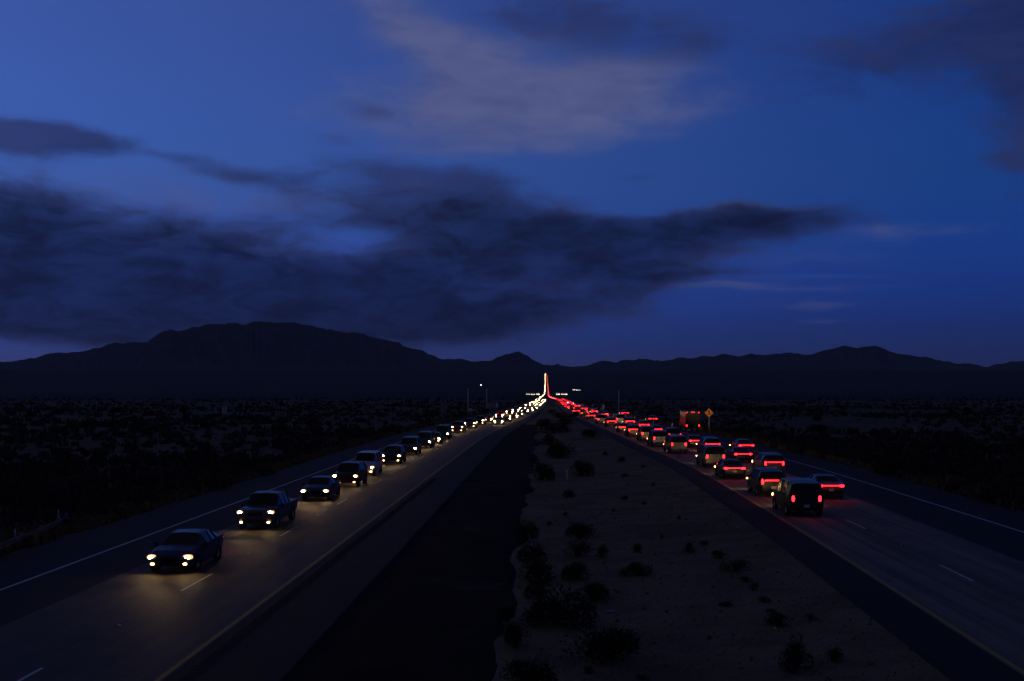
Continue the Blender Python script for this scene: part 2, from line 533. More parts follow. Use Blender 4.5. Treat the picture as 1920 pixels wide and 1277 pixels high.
# ----------------------------------------------------------------- terrain
def build_ground():
    rows = np.concatenate([np.arange(-60, 60, 2.5), np.arange(60, 160, 4.0), np.geomspace(160, 17000, 120)])
    gl = -np.geomspace(1, 9000, 64)[::-1]
    gr = np.geomspace(1, 9000, 64)
    V, rowsV = [], []
    for Y in rows:
        lo, li, ri, ro = (float(f(Y)) for f in (Llin['out'], Llin['in'], Rlin['in'], Rlin['out']))
        xs = np.concatenate([lo + gl, np.linspace(lo, li, 6), np.linspace(li, ri, 26)[1:-1], np.linspace(ri, ro, 6), ro + gr])
        rowsV.append(xs)
    X = np.array(rowsV); Yg = np.repeat(rows[:, None], X.shape[1], 1)
    lo, li, ri, ro = (f(Yg) for f in (Llin['out'], Llin['in'], Rlin['in'], Rlin['out']))
    zl, zrr, zb = zL(Yg), zR(Yg), zr_f(Yg)
    dl = np.clip(lo - X, 0, None); dr = np.clip(X - ro, 0, None)
    d = dl + dr
    z = np.where(X < (li + ri) / 2, zl, zrr) - .10
    # median: gentle dish between the two roads
    t = np.clip((X - li) / np.maximum(ri - li, .1), 0, 1)
    inm = (X > li) & (X < ri)
    wid = np.clip((ri - li) / 17, 0, 1)
    z = np.where(inm, zl * (1 - t) + zrr * t - .05 - .35 * np.sin(np.pi * t) * wid + .10 * wid * fbm(X * .5, Yg * .35, 3) * np.sin(np.pi * t), z)
    # desert: drops off the embankment, then rolls
    out = d > 0
    ez = np.where(dl > 0, zl, zrr)
    k = np.clip(d / 9, 0, 1); k = k * k * (3 - 2 * k)
    amp = np.clip(d / 25, 0, 1) * np.clip(1.6 - Yg / 900, .35, 1)
    des = zb - .75 + amp * (1.3 * fbm(X / 34, Yg / 34, 5) + .45 * fbm(X / 7, Yg / 9, 8) + .8 * np.clip((X - 30) / 40, 0, 1) * fbm((X + Yg) / 16, (X - Yg) / 60, 9))
    far = np.clip((Yg - 1500) / 4000, 0, 1)
    des = des + far * (40 * fbm(X / 2600, Yg / 2600, 21) * np.clip(np.abs(X) / 2500, 0, 1))
    z = np.where(out, (ez - .12) * (1 - k) + des * k, z)
    nr, nc = X.shape
    verts = np.stack([X, Yg, z], -1).reshape(-1, 3)
    idx = np.arange(nr * nc).reshape(nr, nc)
    q = np.stack([idx[:-1, :-1], idx[:-1, 1:], idx[1:, 1:], idx[1:, :-1]], -1).reshape(-1, 4)
    me = bpy.data.meshes.new('ground')
    me.from_pydata(verts.tolist(), [], q.tolist())
    me.materials.append(M['desert']); me.materials.append(M['sand']); me.materials.append(M['bajada'])
    mid = ((X > li - .3) & (X < ri + .3) & (Yg < 420))
    mi = (mid[:-1, :-1] & mid[1:, 1:]).reshape(-1).astype(np.int32)
    mi = np.where((Yg > 900)[:-1, :-1].reshape(-1), 2, mi).astype(np.int32)
    me.polygons.foreach_set('material_index', mi)
    me.polygons.foreach_set('use_smooth', np.ones(len(q), bool))
    me.update()
    o = link('ground', me)
    tag(o, kind='structure')
    return X, rows, z


GX, GY, GZ = build_ground()


def gz(x, y):
    i = int(np.clip(np.searchsorted(GY, y) - 1, 0, len(GY) - 2))
    t = (y - GY[i]) / (GY[i + 1] - GY[i])
    a = np.interp(x, GX[i], GZ[i]); b = np.interp(x, GX[i + 1], GZ[i + 1])
    return float(a * (1 - t) + b * t)


def at(px, py, z=0.0):
    """ground point seen at a photo pixel, and metres per photo pixel there"""
    for _ in range(4):
        Y = FPX * (HC - z) / (py - VY)
        X = (px - VX) * Y / FPX
        z = gz(X, Y)
    return X, Y, z, Y / FPX


# ----------------------------------------------------------------- carriageways
NEARY = YS
rl = strip('oncoming_road', Llin['lane'], Llin['yel'], zL, 0.0, M['concrete_dark'], cols=5)
strip('oncoming_outer_shoulder', Llin['out'], Llin['lane'], zL, -.004, M['asphalt'], cols=4, skirt='a')
strip('oncoming_inner_shoulder', Llin['yel'], Llin['in'], zL, -.004, M['asphalt'], cols=3, skirt='b')
rr = strip('outbound_road', Rlin['yel'], Rlin['lane'], zR, 0.0, M['concrete'], cols=5)
strip('outbound_inner_shoulder', Rlin['in'], Rlin['yel'], zR, -.004, M['asphalt'], cols=3, skirt='a')
strip('outbound_outer_shoulder', Rlin['lane'], Rlin['out'], zR, -.004, M['asphalt'], cols=4, skirt='b')
ys_old = np.arange(-40, 190, 3.0)
wob = lambda Y: .5 * math.sin(Y * .21) + .3 * math.sin(Y * .57 + 1)


def apron():
    b = MB(); vs = []; fs = []
    ys = np.arange(-40, 215, .6); n = 12
    for Y in ys:
        a = float(Llin['in'](Y)) + .05
        e = -1.35 + 1.1 * float(fbm(np.array(Y / 5.5), np.array(.3), 91, 4)) + float(sL(Y)) * .55 - max(0, Y - 150) * .03
        for k in range(n + 1):
            x = a + (e - a) * k / n
            zz = gz(x, Y) + .03 + (-.10 if k == n else 0)
            if k == 0: zz = float(zL(Y)) - .03
            vs.append((x, Y, zz))
    for i in range(len(ys) - 1):
        for k in range(n):
            a = i * (n + 1) + k
            fs.append((a, a + 1, a + n + 2, a + n + 1))
    b.add(vs, fs)
    o = b.obj('old_pavement', M['old_asphalt'], smooth=True)
    tag(o, kind='structure')


apron()


def line(name, f, zf, wd, m, y0, y1, parent, dz=.004):
    ys = YS[(YS >= y0) & (YS <= y1)]
    return strip(name, lambda Y: f(Y) - wd / 2, lambda Y: f(Y) + wd / 2, zf, dz, m, ys=ys, parent=parent, cols=2)


line('edge_line', Llin['edge'], zL, .15, M['white_paint'], -40, 1200, rl)
line('edge_line', lambda Y: Llin['yel'](Y) - .15, zL, .15, M['yellow_paint'], -40, 1200, rl)
line('edge_line', lambda Y: Rlin['yel'](Y) + .15, zR, .15, M['yellow_paint'], -40, 1200, rr)
line('edge_line', Rlin['edge'], zR, .15, M['white_paint'], -40, 1200, rr)
for (f, zf, y0, par) in ((Llin['dash'], zL, 40.1 - 14.63 * 2, rl), (Rlin['dash'], zR, 40.0 - 14.63 * 2, rr)):
    for k in range(24):
        ya = y0 + 14.63 * k
        xa, xb = float(f(ya)), float(f(ya + 3.66))
        b = MB()
        z1, z2 = float(zf(ya)) + .005, float(zf(ya + 3.66)) + .005
        b.add([(xa - .055, ya, z1), (xa + .055, ya, z1), (xb + .055, ya + 3.66, z2), (xb - .055, ya + 3.66, z2)], [(0, 1, 2, 3)])
        b.obj('lane_dash', M['white_paint'], par)
        if k < 9:                                             # raised marker in a dark patch, midway between the dashes
            ym = ya + 3.66 + 5.4
            xm, zm = float(f(ym)), float(zf(ym))
            b = MB()
            b.add([(xm - .09, ym - .55, zm + .004), (xm + .09, ym - .55, zm + .004), (xm + .10, ym + .5, zm + .004), (xm - .10, ym + .5, zm + .004)], [(0, 1, 2, 3)], 0)
            b.box((xm, ym - .2, zm + .015), (.1, .1, .02), mi=1, taper=.7)
            b.obj('pavement_marker', [M['black'], M['post_white']], par)
# rumble strip beside the yellow line
b = MB()
for k in range(int(75 / .3)):
    y = 14 + k * .3
    b.box((float(Llin['yel'](y)) + .55, y, float(zL(y)) + .004), (.42, .14, .016), taper=.8)
tag(b.obj('rumble_strip', M['asphalt'], rl), kind='stuff')

# ----------------------------------------------------------------- mountains
SKYL = [(-900, 668), (-700, 676), (-500, 660), (-300, 674), (-120, 690), (0, 681), (60, 672), (85, 664), (110, 661), (145, 663), (170, 655), (200, 645), (240, 642), (275, 640), (300, 625), (318, 617), (335, 621), (360, 613), (390, 609), (430, 607), (480, 605), (520, 604), (560, 606), (600, 612), (630, 622), (660, 623), (690, 630), (720, 634), (760, 648), (800, 663), (830, 672), (870, 675), (910, 677), (960, 681), (1010, 684), (1050, 687), (1100, 692), (1150, 700)]
SKYM = [(890, 690), (912, 678), (930, 669), (955, 663), (975, 661), (990, 668), (1010, 680), (1050, 685), (1075, 690), (1100, 697)]
SKYR = [(1030, 692), (1050, 687), (1075, 686), (1100, 683), (1125, 677), (1160, 677), (1200, 674), (1240, 676), (1270, 674), (1300, 670), (1320, 665), (1340, 667), (1360, 662), (1385, 670), (1405, 665), (1430, 665), (1455, 660), (1480, 661), (1505, 664), (1530, 663), (1550, 655), (1580, 649), (1610, 651), (1640, 648), (1665, 657), (1700, 666), (1720, 671), (1745, 671), (1790, 683), (1820, 684), (1850, 688), (1880, 681), (1920, 677), (2050, 670), (2250, 682), (2500, 664), (2800, 676)]


def mountain(name, prof, dist, depth, seed):
    us = np.linspace(prof[0][0], prof[-1][0], int((prof[-1][0] - prof[0][0]) / 2.2) + 2)
    py = np.interp(us, [p[0] for p in prof], [p[1] for p in prof])
    py = py + 4.6 * fbm(us / 24, us * 0, seed, 4) - 4.0 * np.abs(vnoise(us / 11, us * 0, seed + 5)) + 1.0
    nt_ = 46
    ts = np.concatenate([np.linspace(0, 1, nt_), [1.15, 1.4]])        # 0 foot, 1 crest, then the back
    U, T = np.meshgrid(us, ts, indexing='ij')
    PY = np.repeat(py[:, None], len(ts), 1)
    yc = dist + 900 * fbm(U / 160, U * 0, seed + 2, 2)
    hc = HC + (VY - PY) / FPX * yc
    Y = yc - depth * (1 - T)
    foot = zr_f(np.minimum(Y, 16000)) - 12
    spur = np.abs(vnoise(U / 26 + 1.5 * T + 2 * vnoise(T * 4, U / 90, seed), T * 2.2, seed + 9)) * 2
    spur2 = np.abs(vnoise(U / 9.0, T * 5.0, seed + 19)) * 2
    er = (spur * .85 + spur2 * .35) * np.sin(np.pi * np.clip(T, 0, 1)) ** .8
    h = np.where(T <= 1, foot + (hc - foot) * np.clip(T, 0, 1) ** 1.75 * (1 - .55 * er), hc - (hc - foot) * (T - 1) * 1.4)
    verts = np.stack([(U - VX) / FPX * Y, Y, h], -1).reshape(-1, 3).tolist()
    n = len(ts)
    fs = []
    for i in range(len(us) - 1):
        for k in range(n - 1):
            a = i * n + k
            fs.append((a, a + n, a + n + 1, a + 1))
    b = MB(); b.add(verts, fs)
    o = b.obj(name, M['rock'], smooth=True)
    tag(o, kind='structure')


mountain('mountain_massif', SKYL, 12500, 5200, 31)
mountain('low_hill', SKYM, 13600, 2600, 47)
mountain('mountain_range', SKYR, 14500, 4600, 63)

# ================================================================= plants
def leaf_cloud(n, size, lobes, r, seed, flat=.75):
    """leaf-sized faces spread through a lobed low volume; unit bush about 1 wide, sitting on z=0"""
    g = np.random.default_rng(seed)
    b = MB()
    cs = []
    for _ in range(lobes):
        a, q = g.uniform(0, 6.283), math.sqrt(g.random())
        cs.append((math.cos(a) * q * .34, math.sin(a) * q * .34, .10 + .26 * (1 - q) * g.uniform(.6, 1.3), g.uniform(.14, .27)))
    vs, fs = [], []
    for _ in range(n):
        cx, cy, cz, cr = cs[g.integers(lobes)]
        d = g.normal(size=3); d /= np.linalg.norm(d)
        rad = cr * g.uniform(.35, 1.12) ** .6
        p = np.array([cx, cy, cz]) + d * rad * np.array([1, 1, flat])
        if p[2] < .0: p[2] = abs(p[2]) * .4
        up = d * .7 + np.array([0, 0, .6]) + g.normal(size=3) * .5
        up /= np.linalg.norm(up)
        sd = np.cross(up, g.normal(size=3)); sd /= np.linalg.norm(sd) + 1e-9
        L, W = size * g.uniform(.7, 1.6), size * g.uniform(.3, .55)
        k = len(vs)
        vs += [p - sd * W, p + sd * W, p + sd * W * .5 + up * L, p - sd * W * .5 + up * L]
        fs.append((k, k + 1, k + 2, k + 3))
    b.add(vs, fs)
    return b


def twigs(n, seed, h=.42):
    g = np.random.default_rng(seed)
    b = MB()
    for _ in range(n):
        a = g.uniform(0, 6.283); t = g.uniform(.1, .42)
        p0 = (g.uniform(-.06, .06), g.uniform(-.06, .06), -.06)
        p2 = (math.cos(a) * t, math.sin(a) * t, h * g.uniform(.6, 1.15))
        p1 = (p2[0] * .4, p2[1] * .4, p2[2] * .55)
        b.tube([p0, p1, p2], [.014, .009, .003], 3, cap=False)
    return b


BUSH = []
for k in range(5):
    BUSH.append((leaf_cloud(1500, .030, 9 + k, 1, 100 + k).mesh('foliage', M['bush']), twigs(26, 200 + k).mesh('stems', M['twig'])))
BUSH_DRY = [(leaf_cloud(1000, .028, 7, 1, 130 + k).mesh('foliage', M['bush_dry']), twigs(34, 230 + k, .55).mesh('stems', M['bush_dry'])) for k in range(2)]
BUSH_OLV = [(leaf_cloud(1100, .028, 7, 1, 150 + k).mesh('foliage', M['bush_olive']), twigs(26, 250 + k).mesh('stems', M['twig'])) for k in range(2)]


def bush(x, y, wd, ht, label, group, kind='green', name='desert_shrub', cat='shrub'):
    fol, st = random.choice({'green': BUSH, 'dry': BUSH_DRY, 'olive': BUSH_OLV}[kind])
    o = empty(name, (x, y, gz(x, y) + .01), random.uniform(0, 6.28))
    o.scale = (wd, wd * random.uniform(.85, 1.1), ht / .62)
    link('foliage', fol, o); link('stems', st, o)
    tag(o, label, cat, group)
    return o


GM = 'shrubs on the median'
med = [  # px, base py, width px, height px, kind, label
    (1140, 1234, 172, 82, 'green', 'largest dark creosote bush at the bottom of the sandy median, just below the plastic bottle'),
    (985, 1292, 120, 80, 'green', 'dark bush cut by the bottom edge beside the old asphalt strip'),
    (968, 1215, 66, 66, 'green', 'dark rounded bush at the sand edge above the bush cut by the bottom edge'),
    (1050, 1172, 150, 84, 'green', 'broad dark bush in the middle of the clump up from the largest median bush'),
    (1113, 1126, 72, 46, 'green', 'medium dark bush on the right flank of the median clump'),
    (1008, 1092, 86, 62, 'green', 'tall dark bush leaning over the edge of the old asphalt strip'),
    (998, 1052, 62, 44, 'green', 'dark low bush topmost on the left side of the median clump'),
    (1082, 1086, 62, 44, 'green', 'small dark bush just under the pale dry brush on the median'),
    (987, 1008, 50, 40, 'green', 'round dark bush alone at the asphalt edge below the white marker post'),
    (1087, 1010, 74, 40, 'green', 'wide dark bush right behind the pale dry brush on the median'),
    (1126, 1046, 32, 38, 'olive', 'narrow olive bush at the right end of the pale dry brush'),
    (1085, 1044, 80, 36, 'dry', 'pale dry leafless brush in front of the wide dark bush'),
    (1193, 1036, 26, 24, 'green', 'small round dark bush standing alone on the bare sand'),
    (1200, 1076, 62, 30, 'green', 'spreading dark bush on bare sand below the small round one'),
    (1172, 1080, 30, 18, 'dry', 'pale dry tuft at the left end of the spreading dark bush'),
    (1293, 1036, 26, 22, 'green', 'small dark bush at the left end of the olive weeds near the outbound road'),
    (1492, 1256, 72, 78, 'green', 'upright dark bush at the lower right of the median sand'),
    (1560, 1240, 46, 38, 'olive', 'low olive weed to the right of the upright dark bush'),
    (1460, 1172, 50, 26, 'green', 'flat dark weed above the upright dark bush on the right sand'),
    (1380, 1070, 66, 30, 'olive', 'widest olive weed in the row beside the outbound shoulder'),
    (1350, 1046, 44, 22, 'olive', 'small olive weed just above the widest one by the outbound shoulder'),
    (1433, 1130, 28, 16, 'olive', 'tiny olive weed midway down the row by the outbound shoulder'),
    (1360, 1137, 30, 12, 'green', 'flat dark weed on gravel left of the tiny olive weed'),
    (1519, 1164, 34, 16, 'dry', 'dry straw-coloured tuft close to the outbound shoulder'),
    (1412, 1108, 24, 24, 'olive', 'slim olive weed between the widest and the tiny weed'),
    (1090, 892, 52, 42, 'green', 'dark bush immediately right of the white marker post'),
    (1017, 900, 48, 46, 'green', 'tall dark bush on the asphalt edge left of the white marker post'),
    (1052, 858, 66, 42, 'green', 'broad dark bush behind the white marker post'),
    (1110, 820, 44, 22, 'green', 'low dark bush far up the median on the outbound side'),
    (1165, 866, 20, 14, 'green', 'small dark bush far up the sand near the outbound shoulder'),
    (1067, 932, 26, 18, 'green', 'small dark bush just below the white marker post'),
    (1135, 853, 14, 9, 'green', None), (1172, 894, 18, 10, 'olive', None), (1172, 937, 20, 9, 'green', None), (1207, 877, 14, 8, 'olive', None),
    (1207, 946, 16, 8, 'olive', None), (1273, 974, 12, 8, 'green', None), (1040, 812, 60, 30, 'green', None), (1022, 800, 34, 22, 'green', None),
    (1062, 796, 50, 22, 'olive', None), (1048, 784, 36, 16, 'green', None), (1035, 775, 22, 12, 'olive', None), (1075, 782, 26, 12, 'green', None),
    (1028, 835, 40, 26, 'green', None), (1000, 870, 26, 18, 'olive', None), (1225, 912, 14, 8, 'dry', None), (1150, 960, 12, 7, 'dry', None),
    (1240, 1010, 12, 8, 'dry', None), (1060, 968, 16, 9, 'dry', None), (1030, 985, 18, 9, 'dry', None), (1005, 1120, 50, 40, 'green', None), (950, 1165, 44, 40, 'green', None), (1010, 1165, 50, 42, 'green', None),
    (1330, 1200, 16, 9, 'dry', None), (1250, 1150, 12, 7, 'dry', None), (1100, 1262, 30, 18, 'olive', None), (1205, 1275, 30, 14, 'olive', None), (1400, 1090, 30, 14, 'olive', None), (1446, 1150, 26, 12, 'olive', None), (1320, 1022, 26, 12, 'olive', None)]
for (px, py, wp, hp, kd, lab) in med:
    x, y, z, mpp = at(px, py)
    lb = lab or {'green': 'small dark low shrub on the pale median sand', 'olive': 'small olive weed on the pale median sand', 'dry': 'small dry tuft on the pale median sand'}[kd]
    bush(x, y, wp * mpp, hp * mpp * 1.05, lb, GM if lab else 'small growth on the median, ' + kd, kd)

# shrubs of the desert floor: the nearest ones one by one
pts = []
def spread(n, side, ymin, ymax, dmin):
    tries = 0
    while n > 0 and tries < 20000:
        tries += 1
        y = ymin * (ymax / ymin) ** random.random()
        if side < 0:
            e = float(Llin['out'](y)); lim = (-60 - VX) / FPX * y
            if lim > e - 1.5: continue
            x = random.uniform(lim, e - 1.5)
        else:
            e = float(Rlin['out'](y)); lim = (1980 - VX) / FPX * y
            if lim < e + 1.5: continue
            x = random.uniform(e + 1.5, lim)
        if any((x - a) ** 2 + (y - b_) ** 2 < (dmin * (1 + y / 200)) ** 2 for a, b_ in pts[-160:]): continue
        pts.append((x, y))
        n -= 1
        yield x, y


for side, lab, grp in ((-1, 'dark creosote bush on the desert floor left of the oncoming road', 'desert shrubs left of the road'), (1, 'dark creosote bush on the desert floor right of the outbound road', 'desert shrubs right of the road')):
    for x, y in spread(105, side, 52, 260, 1.5):
        q = random.random()
        kd = 'green' if q < .72 else ('dry' if q < .86 else 'olive')
        if kd != 'green':
            lb = lab.replace('dark creosote bush', 'dry pale brush' if kd == 'dry' else 'olive weed'); gp = grp + ', ' + kd
        else:
            lb, gp = lab, grp
        s = random.uniform(.6, 1.9)
        e = abs(x - float((Llin if side < 0 else Rlin)['out'](y)))
        sz = 'large' if s > 1.5 else ('medium' if s > 1.0 else 'small')
        wh = 'close by the verge' if e < 9 else ('in the nearer desert' if y < 110 else 'in the farther desert')
        what = {'green': 'dark creosote bush', 'dry': 'dry pale brush', 'olive': 'olive weed'}[kd]
        sd = 'left of the oncoming road' if side < 0 else 'right of the outbound road'
        bush(x, y, s, s * random.uniform(.4, .6), '%s %s %s %s' % (sz, what, wh, sd), 'desert growth %s, %s %s %s' % (sd, sz, what, wh), kd)
for (px, py, wp, hp, lb) in ((1690, 893, 120, 62, 'large black-green bush beside the outbound shoulder, left one of two'), (1772, 908, 110, 52, 'large black-green bush beside the outbound shoulder, right one of two'), (1540, 812, 60, 24, 'broad dark bush beyond the outbound shoulder near the orange diamond sign'), (190, 975, 60, 40, 'dark bush on the slope at the end of the guardrail')):
    x, y, z, mpp = at(px, py)
    bush(x, y, wp * mpp, hp * mpp, lb, 'large roadside bushes')


def scatter_stuff(name, n, sides, y0, y1, m, size, label, cat, quads=9, tall=1.0, near=None):
    g = np.random.default_rng(abs(hash(name)) % 1000 if False else len(name) * 7 + n)
    V, F = [], []
    k = 0
    for _ in range(n):
        y = y0 * (y1 / y0) ** (g.random() ** (.62 if near is None else 1.0))
        sd = -1 if g.random() < .5 else 1
        if sd not in sides: sd = sides[0]
        if sd < 0:
            e = float(Llin['out'](y)) - .6; lim = (-160 - VX) / FPX * y
            if lim > e: continue
            x = g.uniform(lim, e) if near is None else e - abs(g.normal()) * near
        else:
            e = float(Rlin['out'](y)) + .6; lim = (2080 - VX) / FPX * y
            if lim < e: continue
            x = g.uniform(e, lim) if near is None else e + abs(g.normal()) * near
        if near is None and float(fbm(np.array(x / 28), np.array(y / 45), 71, 2)) < g.uniform(-.45, .25): continue
        z = gz(x, y)
        s = size * g.uniform(.3, 1.0) ** 1.4 * 1.8
        for _q in range(quads):
            a = g.uniform(0, 6.283)
            r = s * .5 * math.sqrt(g.random())
            cx, cy = x + math.cos(a) * r, y + math.sin(a) * r
            t = g.uniform(0, 6.283)
            w2 = s * g.uniform(.10, .24); h = s * g.uniform(.3, .62) * tall
            ox, oy = math.cos(t) * w2, math.sin(t) * w2
            lx, ly = g.normal() * .2 * h, g.normal() * .2 * h
            zb = z - .04 + g.random() * .15 * s
            V += [(cx - ox, cy - oy, zb), (cx + ox, cy + oy, zb), (cx + ox * .5 + lx, cy + oy * .5 + ly, zb + h), (cx - ox * .6 + lx, cy - oy * .6 + ly, zb + h * .9)]
            F.append((k, k + 1, k + 2, k + 3)); k += 4
    b = MB(); b.v = V; b.f = F; b.mi = [0] * len(F)
    o = b.obj(name, m)
    tag(o, label, cat, kind='stuff')


scatter_stuff('desert_scrub', 9500, (-1, 1), 60, 1100, M['scrub'], 1.15, 'dark low scrub covering the desert on both sides of the highway', 'scrub')
scatter_stuff('dry_scrub', 8000, (-1, 1), 55, 500, M['bush_dry'], .8, 'pale dry brush scattered between the dark desert scrub', 'scrub', 8)
scatter_stuff('verge_grass', 5200, (-1, 1), 40, 300, M['straw'], .5, 'straw coloured dry grass along the outer road verges', 'grass', 9, 1.1, 1.6)
# loose stones on the median sand
b = MB()
g = np.random.default_rng(5)
for _ in range(11000):
    y = 18 * (150 / 18) ** g.random()
    x = g.uniform(-1.2, float(Rlin['in'](y)) - .1)
    s = g.uniform(.012, .05) * (1 + (g.random() < .04) * 1.6)
    z = gz(x, y)
    a = g.uniform(0, 3)
    b.v += [(x + math.cos(a + q * 2.094) * s, y + math.sin(a + q * 2.094) * s, z - .006) for q in range(3)] + [(x + g.normal() * .2 * s, y + g.normal() * .2 * s, z + s * .8)]
    k = len(b.v) - 4
    b.f += [(k, k + 1, k + 3), (k + 1, k + 2, k + 3), (k + 2, k, k + 3)]
b.mi = [0] * len(b.f)
tag(b.obj('median_gravel', mat('gravel', (.17, .125, .085), .9, [(3, (.08, .06, .045), .4, .65, 2), (7, (.34, .28, .2), .6, .75, 2)])), 'loose gravel strewn over the median sand', 'gravel', kind='stuff')


# ----------------------------------------------------------------- Joshua trees
def joshua(seed):
    g = np.random.default_rng(seed)
    tr, cr = MB(), MB()
    ends = []

    def grow(p, d, L, r, depth):
        q = p + d * L * .5 + Vector((g.normal() * .06, g.normal() * .06, 0)) * L
        e = p + d * L + Vector((0, 0, .08 * L))
        tr.tube([p, q, e], [r, r * .88, r * .75], 7, cap=False)
        if depth == 0:
            ends.append((e, d)); return
        nb_ = 2 if g.random() < .7 else 3
        a0 = g.uniform(0, 6.28)
        for i in range(nb_):
            a = a0 + i * 6.283 / nb_ + g.normal() * .3
            nd = (d * .55 + Vector((math.cos(a) * .75, math.sin(a) * .75, .42))).normalized()
            grow(e, nd, L * g.uniform(.5, .75), r * .74, depth - 1)
    grow(Vector((0, 0, -.15)), Vector((g.normal() * .06, g.normal() * .06, 1)).normalized(), .46, .060, 2 + (seed % 2))
    for (e, d) in ends:
        for _ in range(46):
            v = Vector(g.normal(size=3)); v = (v.normalized() + d * .75).normalized()
            L = g.uniform(.10, .17)
            s = v.cross(Vector(g.normal(size=3))).normalized() * .011
            k = len(cr.v)
            base = e - d * g.uniform(0, .12)
            cr.v += [tuple(base - s), tuple(base + s), tuple(base + v * L)]
            cr.f.append((k, k + 1, k + 2)); cr.mi.append(0)
    return tr.mesh('trunk', M['joshua_bark'], True), cr.mesh('crown', M['joshua_leaf'])


JT = [joshua(s) for s in (3, 4, 8, 11)]


def joshua_tree(x, y, h, label, group):
    o = empty('joshua_tree', (x, y, gz(x, y)), random.uniform(0, 6.28))
    o.scale = (h * .85, h * .85, h * .85)
    t, c = random.choice(JT)
    link('trunk', t, o); link('crown', c, o)
    tag(o, label, 'tree', group)


for (px, py, hp, lb) in ((210, 801, 50, 'tall Joshua tree nearest the left edge of the desert'), (346, 800, 46, 'forked Joshua tree in the left desert, second from the left edge'), (459, 788, 42, 'dark bushy Joshua tree right of the pale sign in the left desert'),
                         (735, 776, 24, 'small Joshua tree left of the paired sign panels by the oncoming road'), (310, 764, 22, 'distant Joshua tree standing proud of the left skyline'), (512, 782, 24, 'stubby Joshua tree between the bushy one and the road'),
                         (1500, 775, 24, 'Joshua tree beyond the orange diamond sign on the right'), (1700, 782, 30, 'Joshua tree above the two large roadside bushes'), (1815, 800, 46, 'tallest Joshua tree near the right edge'), (1432, 790, 30, 'Joshua tree just right of the orange diamond sign')):
    x, y, z, mpp = at(px, py)
    joshua_tree(x, y, hp * mpp, lb, 'Joshua trees in the near desert')
for k in range(90):
    y = 290 * (1000 / 290) ** random.random()
    sd = -1 if k % 2 else 1
    e = float(Llin['out'](y)) - 25 if sd < 0 else float(Rlin['out'](y)) + 45
    lim = (-20 - VX) / FPX * y if sd < 0 else (1940 - VX) / FPX * y
    x = random.uniform(min(e, lim), max(e, lim))
    hj = random.uniform(2.2, 4.6)
    jl = '%s dark Joshua tree %s the %s horizon' % ('tall' if hj > 3.8 else ('mid-sized' if hj > 3 else 'short'), 'in front of' if y < 480 else ('in the middle of the band along' if y < 700 else 'at the back of the band along'), 'left' if sd < 0 else 'right')
    joshua_tree(x, y, hj, jl, 'Joshua trees: ' + jl)

# ================================================================= vehicles (at rest, lamps lit)
# stations: y, zlo, zbelt, zroof, wlo, wbelt, wroof   (front is +y)
SHAPES = {
    'sedan': [(-2.28, .46, .84, .85, .68, .72, .66), (-2.2, .32, 1.0, 1.02, .80, .84, .76), (-1.62, .25, 1.04, 1.07, .86, .90, .78), (-.95, .22, 1.03, 1.38, .88, .91, .60), (-.3, .2, 1.0, 1.46, .88, .91, .62), (.40, .2, .98, 1.41, .88, .91, .60), (1.12, .2, .95, 1.0, .88, .90, .74), (1.85, .24, .82, .87, .86, .88, .76), (2.2, .3, .70, .74, .80, .82, .70), (2.3, .42, .6, .62, .70, .72, .62)],
    'suv': [(-2.33, .5, 1.05, 1.06, .72, .76, .70), (-2.28, .36, 1.12, 1.15, .84, .88, .74), (-2.02, .32, 1.14, 1.62, .90, .94, .66), (-1.2, .28, 1.13, 1.74, .92, .95, .70), (-.2, .26, 1.11, 1.76, .92, .95, .70), (.55, .26, 1.09, 1.69, .92, .95, .68), (1.22, .26, 1.07, 1.13, .92, .94, .80), (1.98, .3, 1.0, 1.05, .90, .92, .80), (2.3, .36, .90, .94, .84, .86, .74), (2.38, .48, .74, .76, .74, .76, .66)],
    'pickup': [(-2.8, .55, 1.02, 1.03, .86, .90, .86), (-2.76, .42, 1.08, 1.09, .92, .95, .90), (-1.02, .36, 1.08, 1.09, .93, .96, .90), (-.86, .34, 1.09, 1.70, .94, .97, .70), (.0, .32, 1.09, 1.80, .94, .97, .72), (.75, .32, 1.08, 1.74, .94, .97, .70), (1.38, .32, 1.08, 1.14, .94, .96, .82), (2.3, .36, 1.06, 1.10, .92, .94, .84), (2.68, .40, 1.0, 1.03, .88, .90, .80), (2.76, .52, .84, .86, .80, .82, .74)],
    'van': [(-2.55, .5, 1.1, 1.2, .84, .88, .80), (-2.5, .34, 1.16, 1.85, .90, .95, .76), (-1.6, .3, 1.15, 1.95, .92, .97, .80), (-.3, .28, 1.13, 1.97, .92, .97, .80), (.8, .28, 1.11, 1.88, .92, .97, .77), (1.5, .28, 1.08, 1.22, .92, .95, .80), (2.1, .32, .98, 1.04, .90, .92, .78), (2.42, .36, .84, .88, .84, .86, .72), (2.5, .48, .7, .72, .74, .76, .66)],
}
WB = {'sedan': (1.42, -1.32, .33), 'suv': (1.42, -1.36, .37), 'pickup': (1.78, -1.72, .40), 'van': (1.62, -1.6, .36)}


def section(st):
    y, zl, zb, zr, wl, wb_, wr = st
    mid = zl + (zb - zl) * .55
    half = [(0, zl), (wl * .92, zl), (wl, zl + .07), (max(wl, wb_) + .01, mid), (wb_, zb), (wr + (wb_ - wr) * .12, zr - (zr - zb) * .10), (wr * .82, zr), (0, zr + .02)]
    return [(x, y, z) for x, z in half] + [(-x, y, z) for x, z in reversed(half[1:-1])]


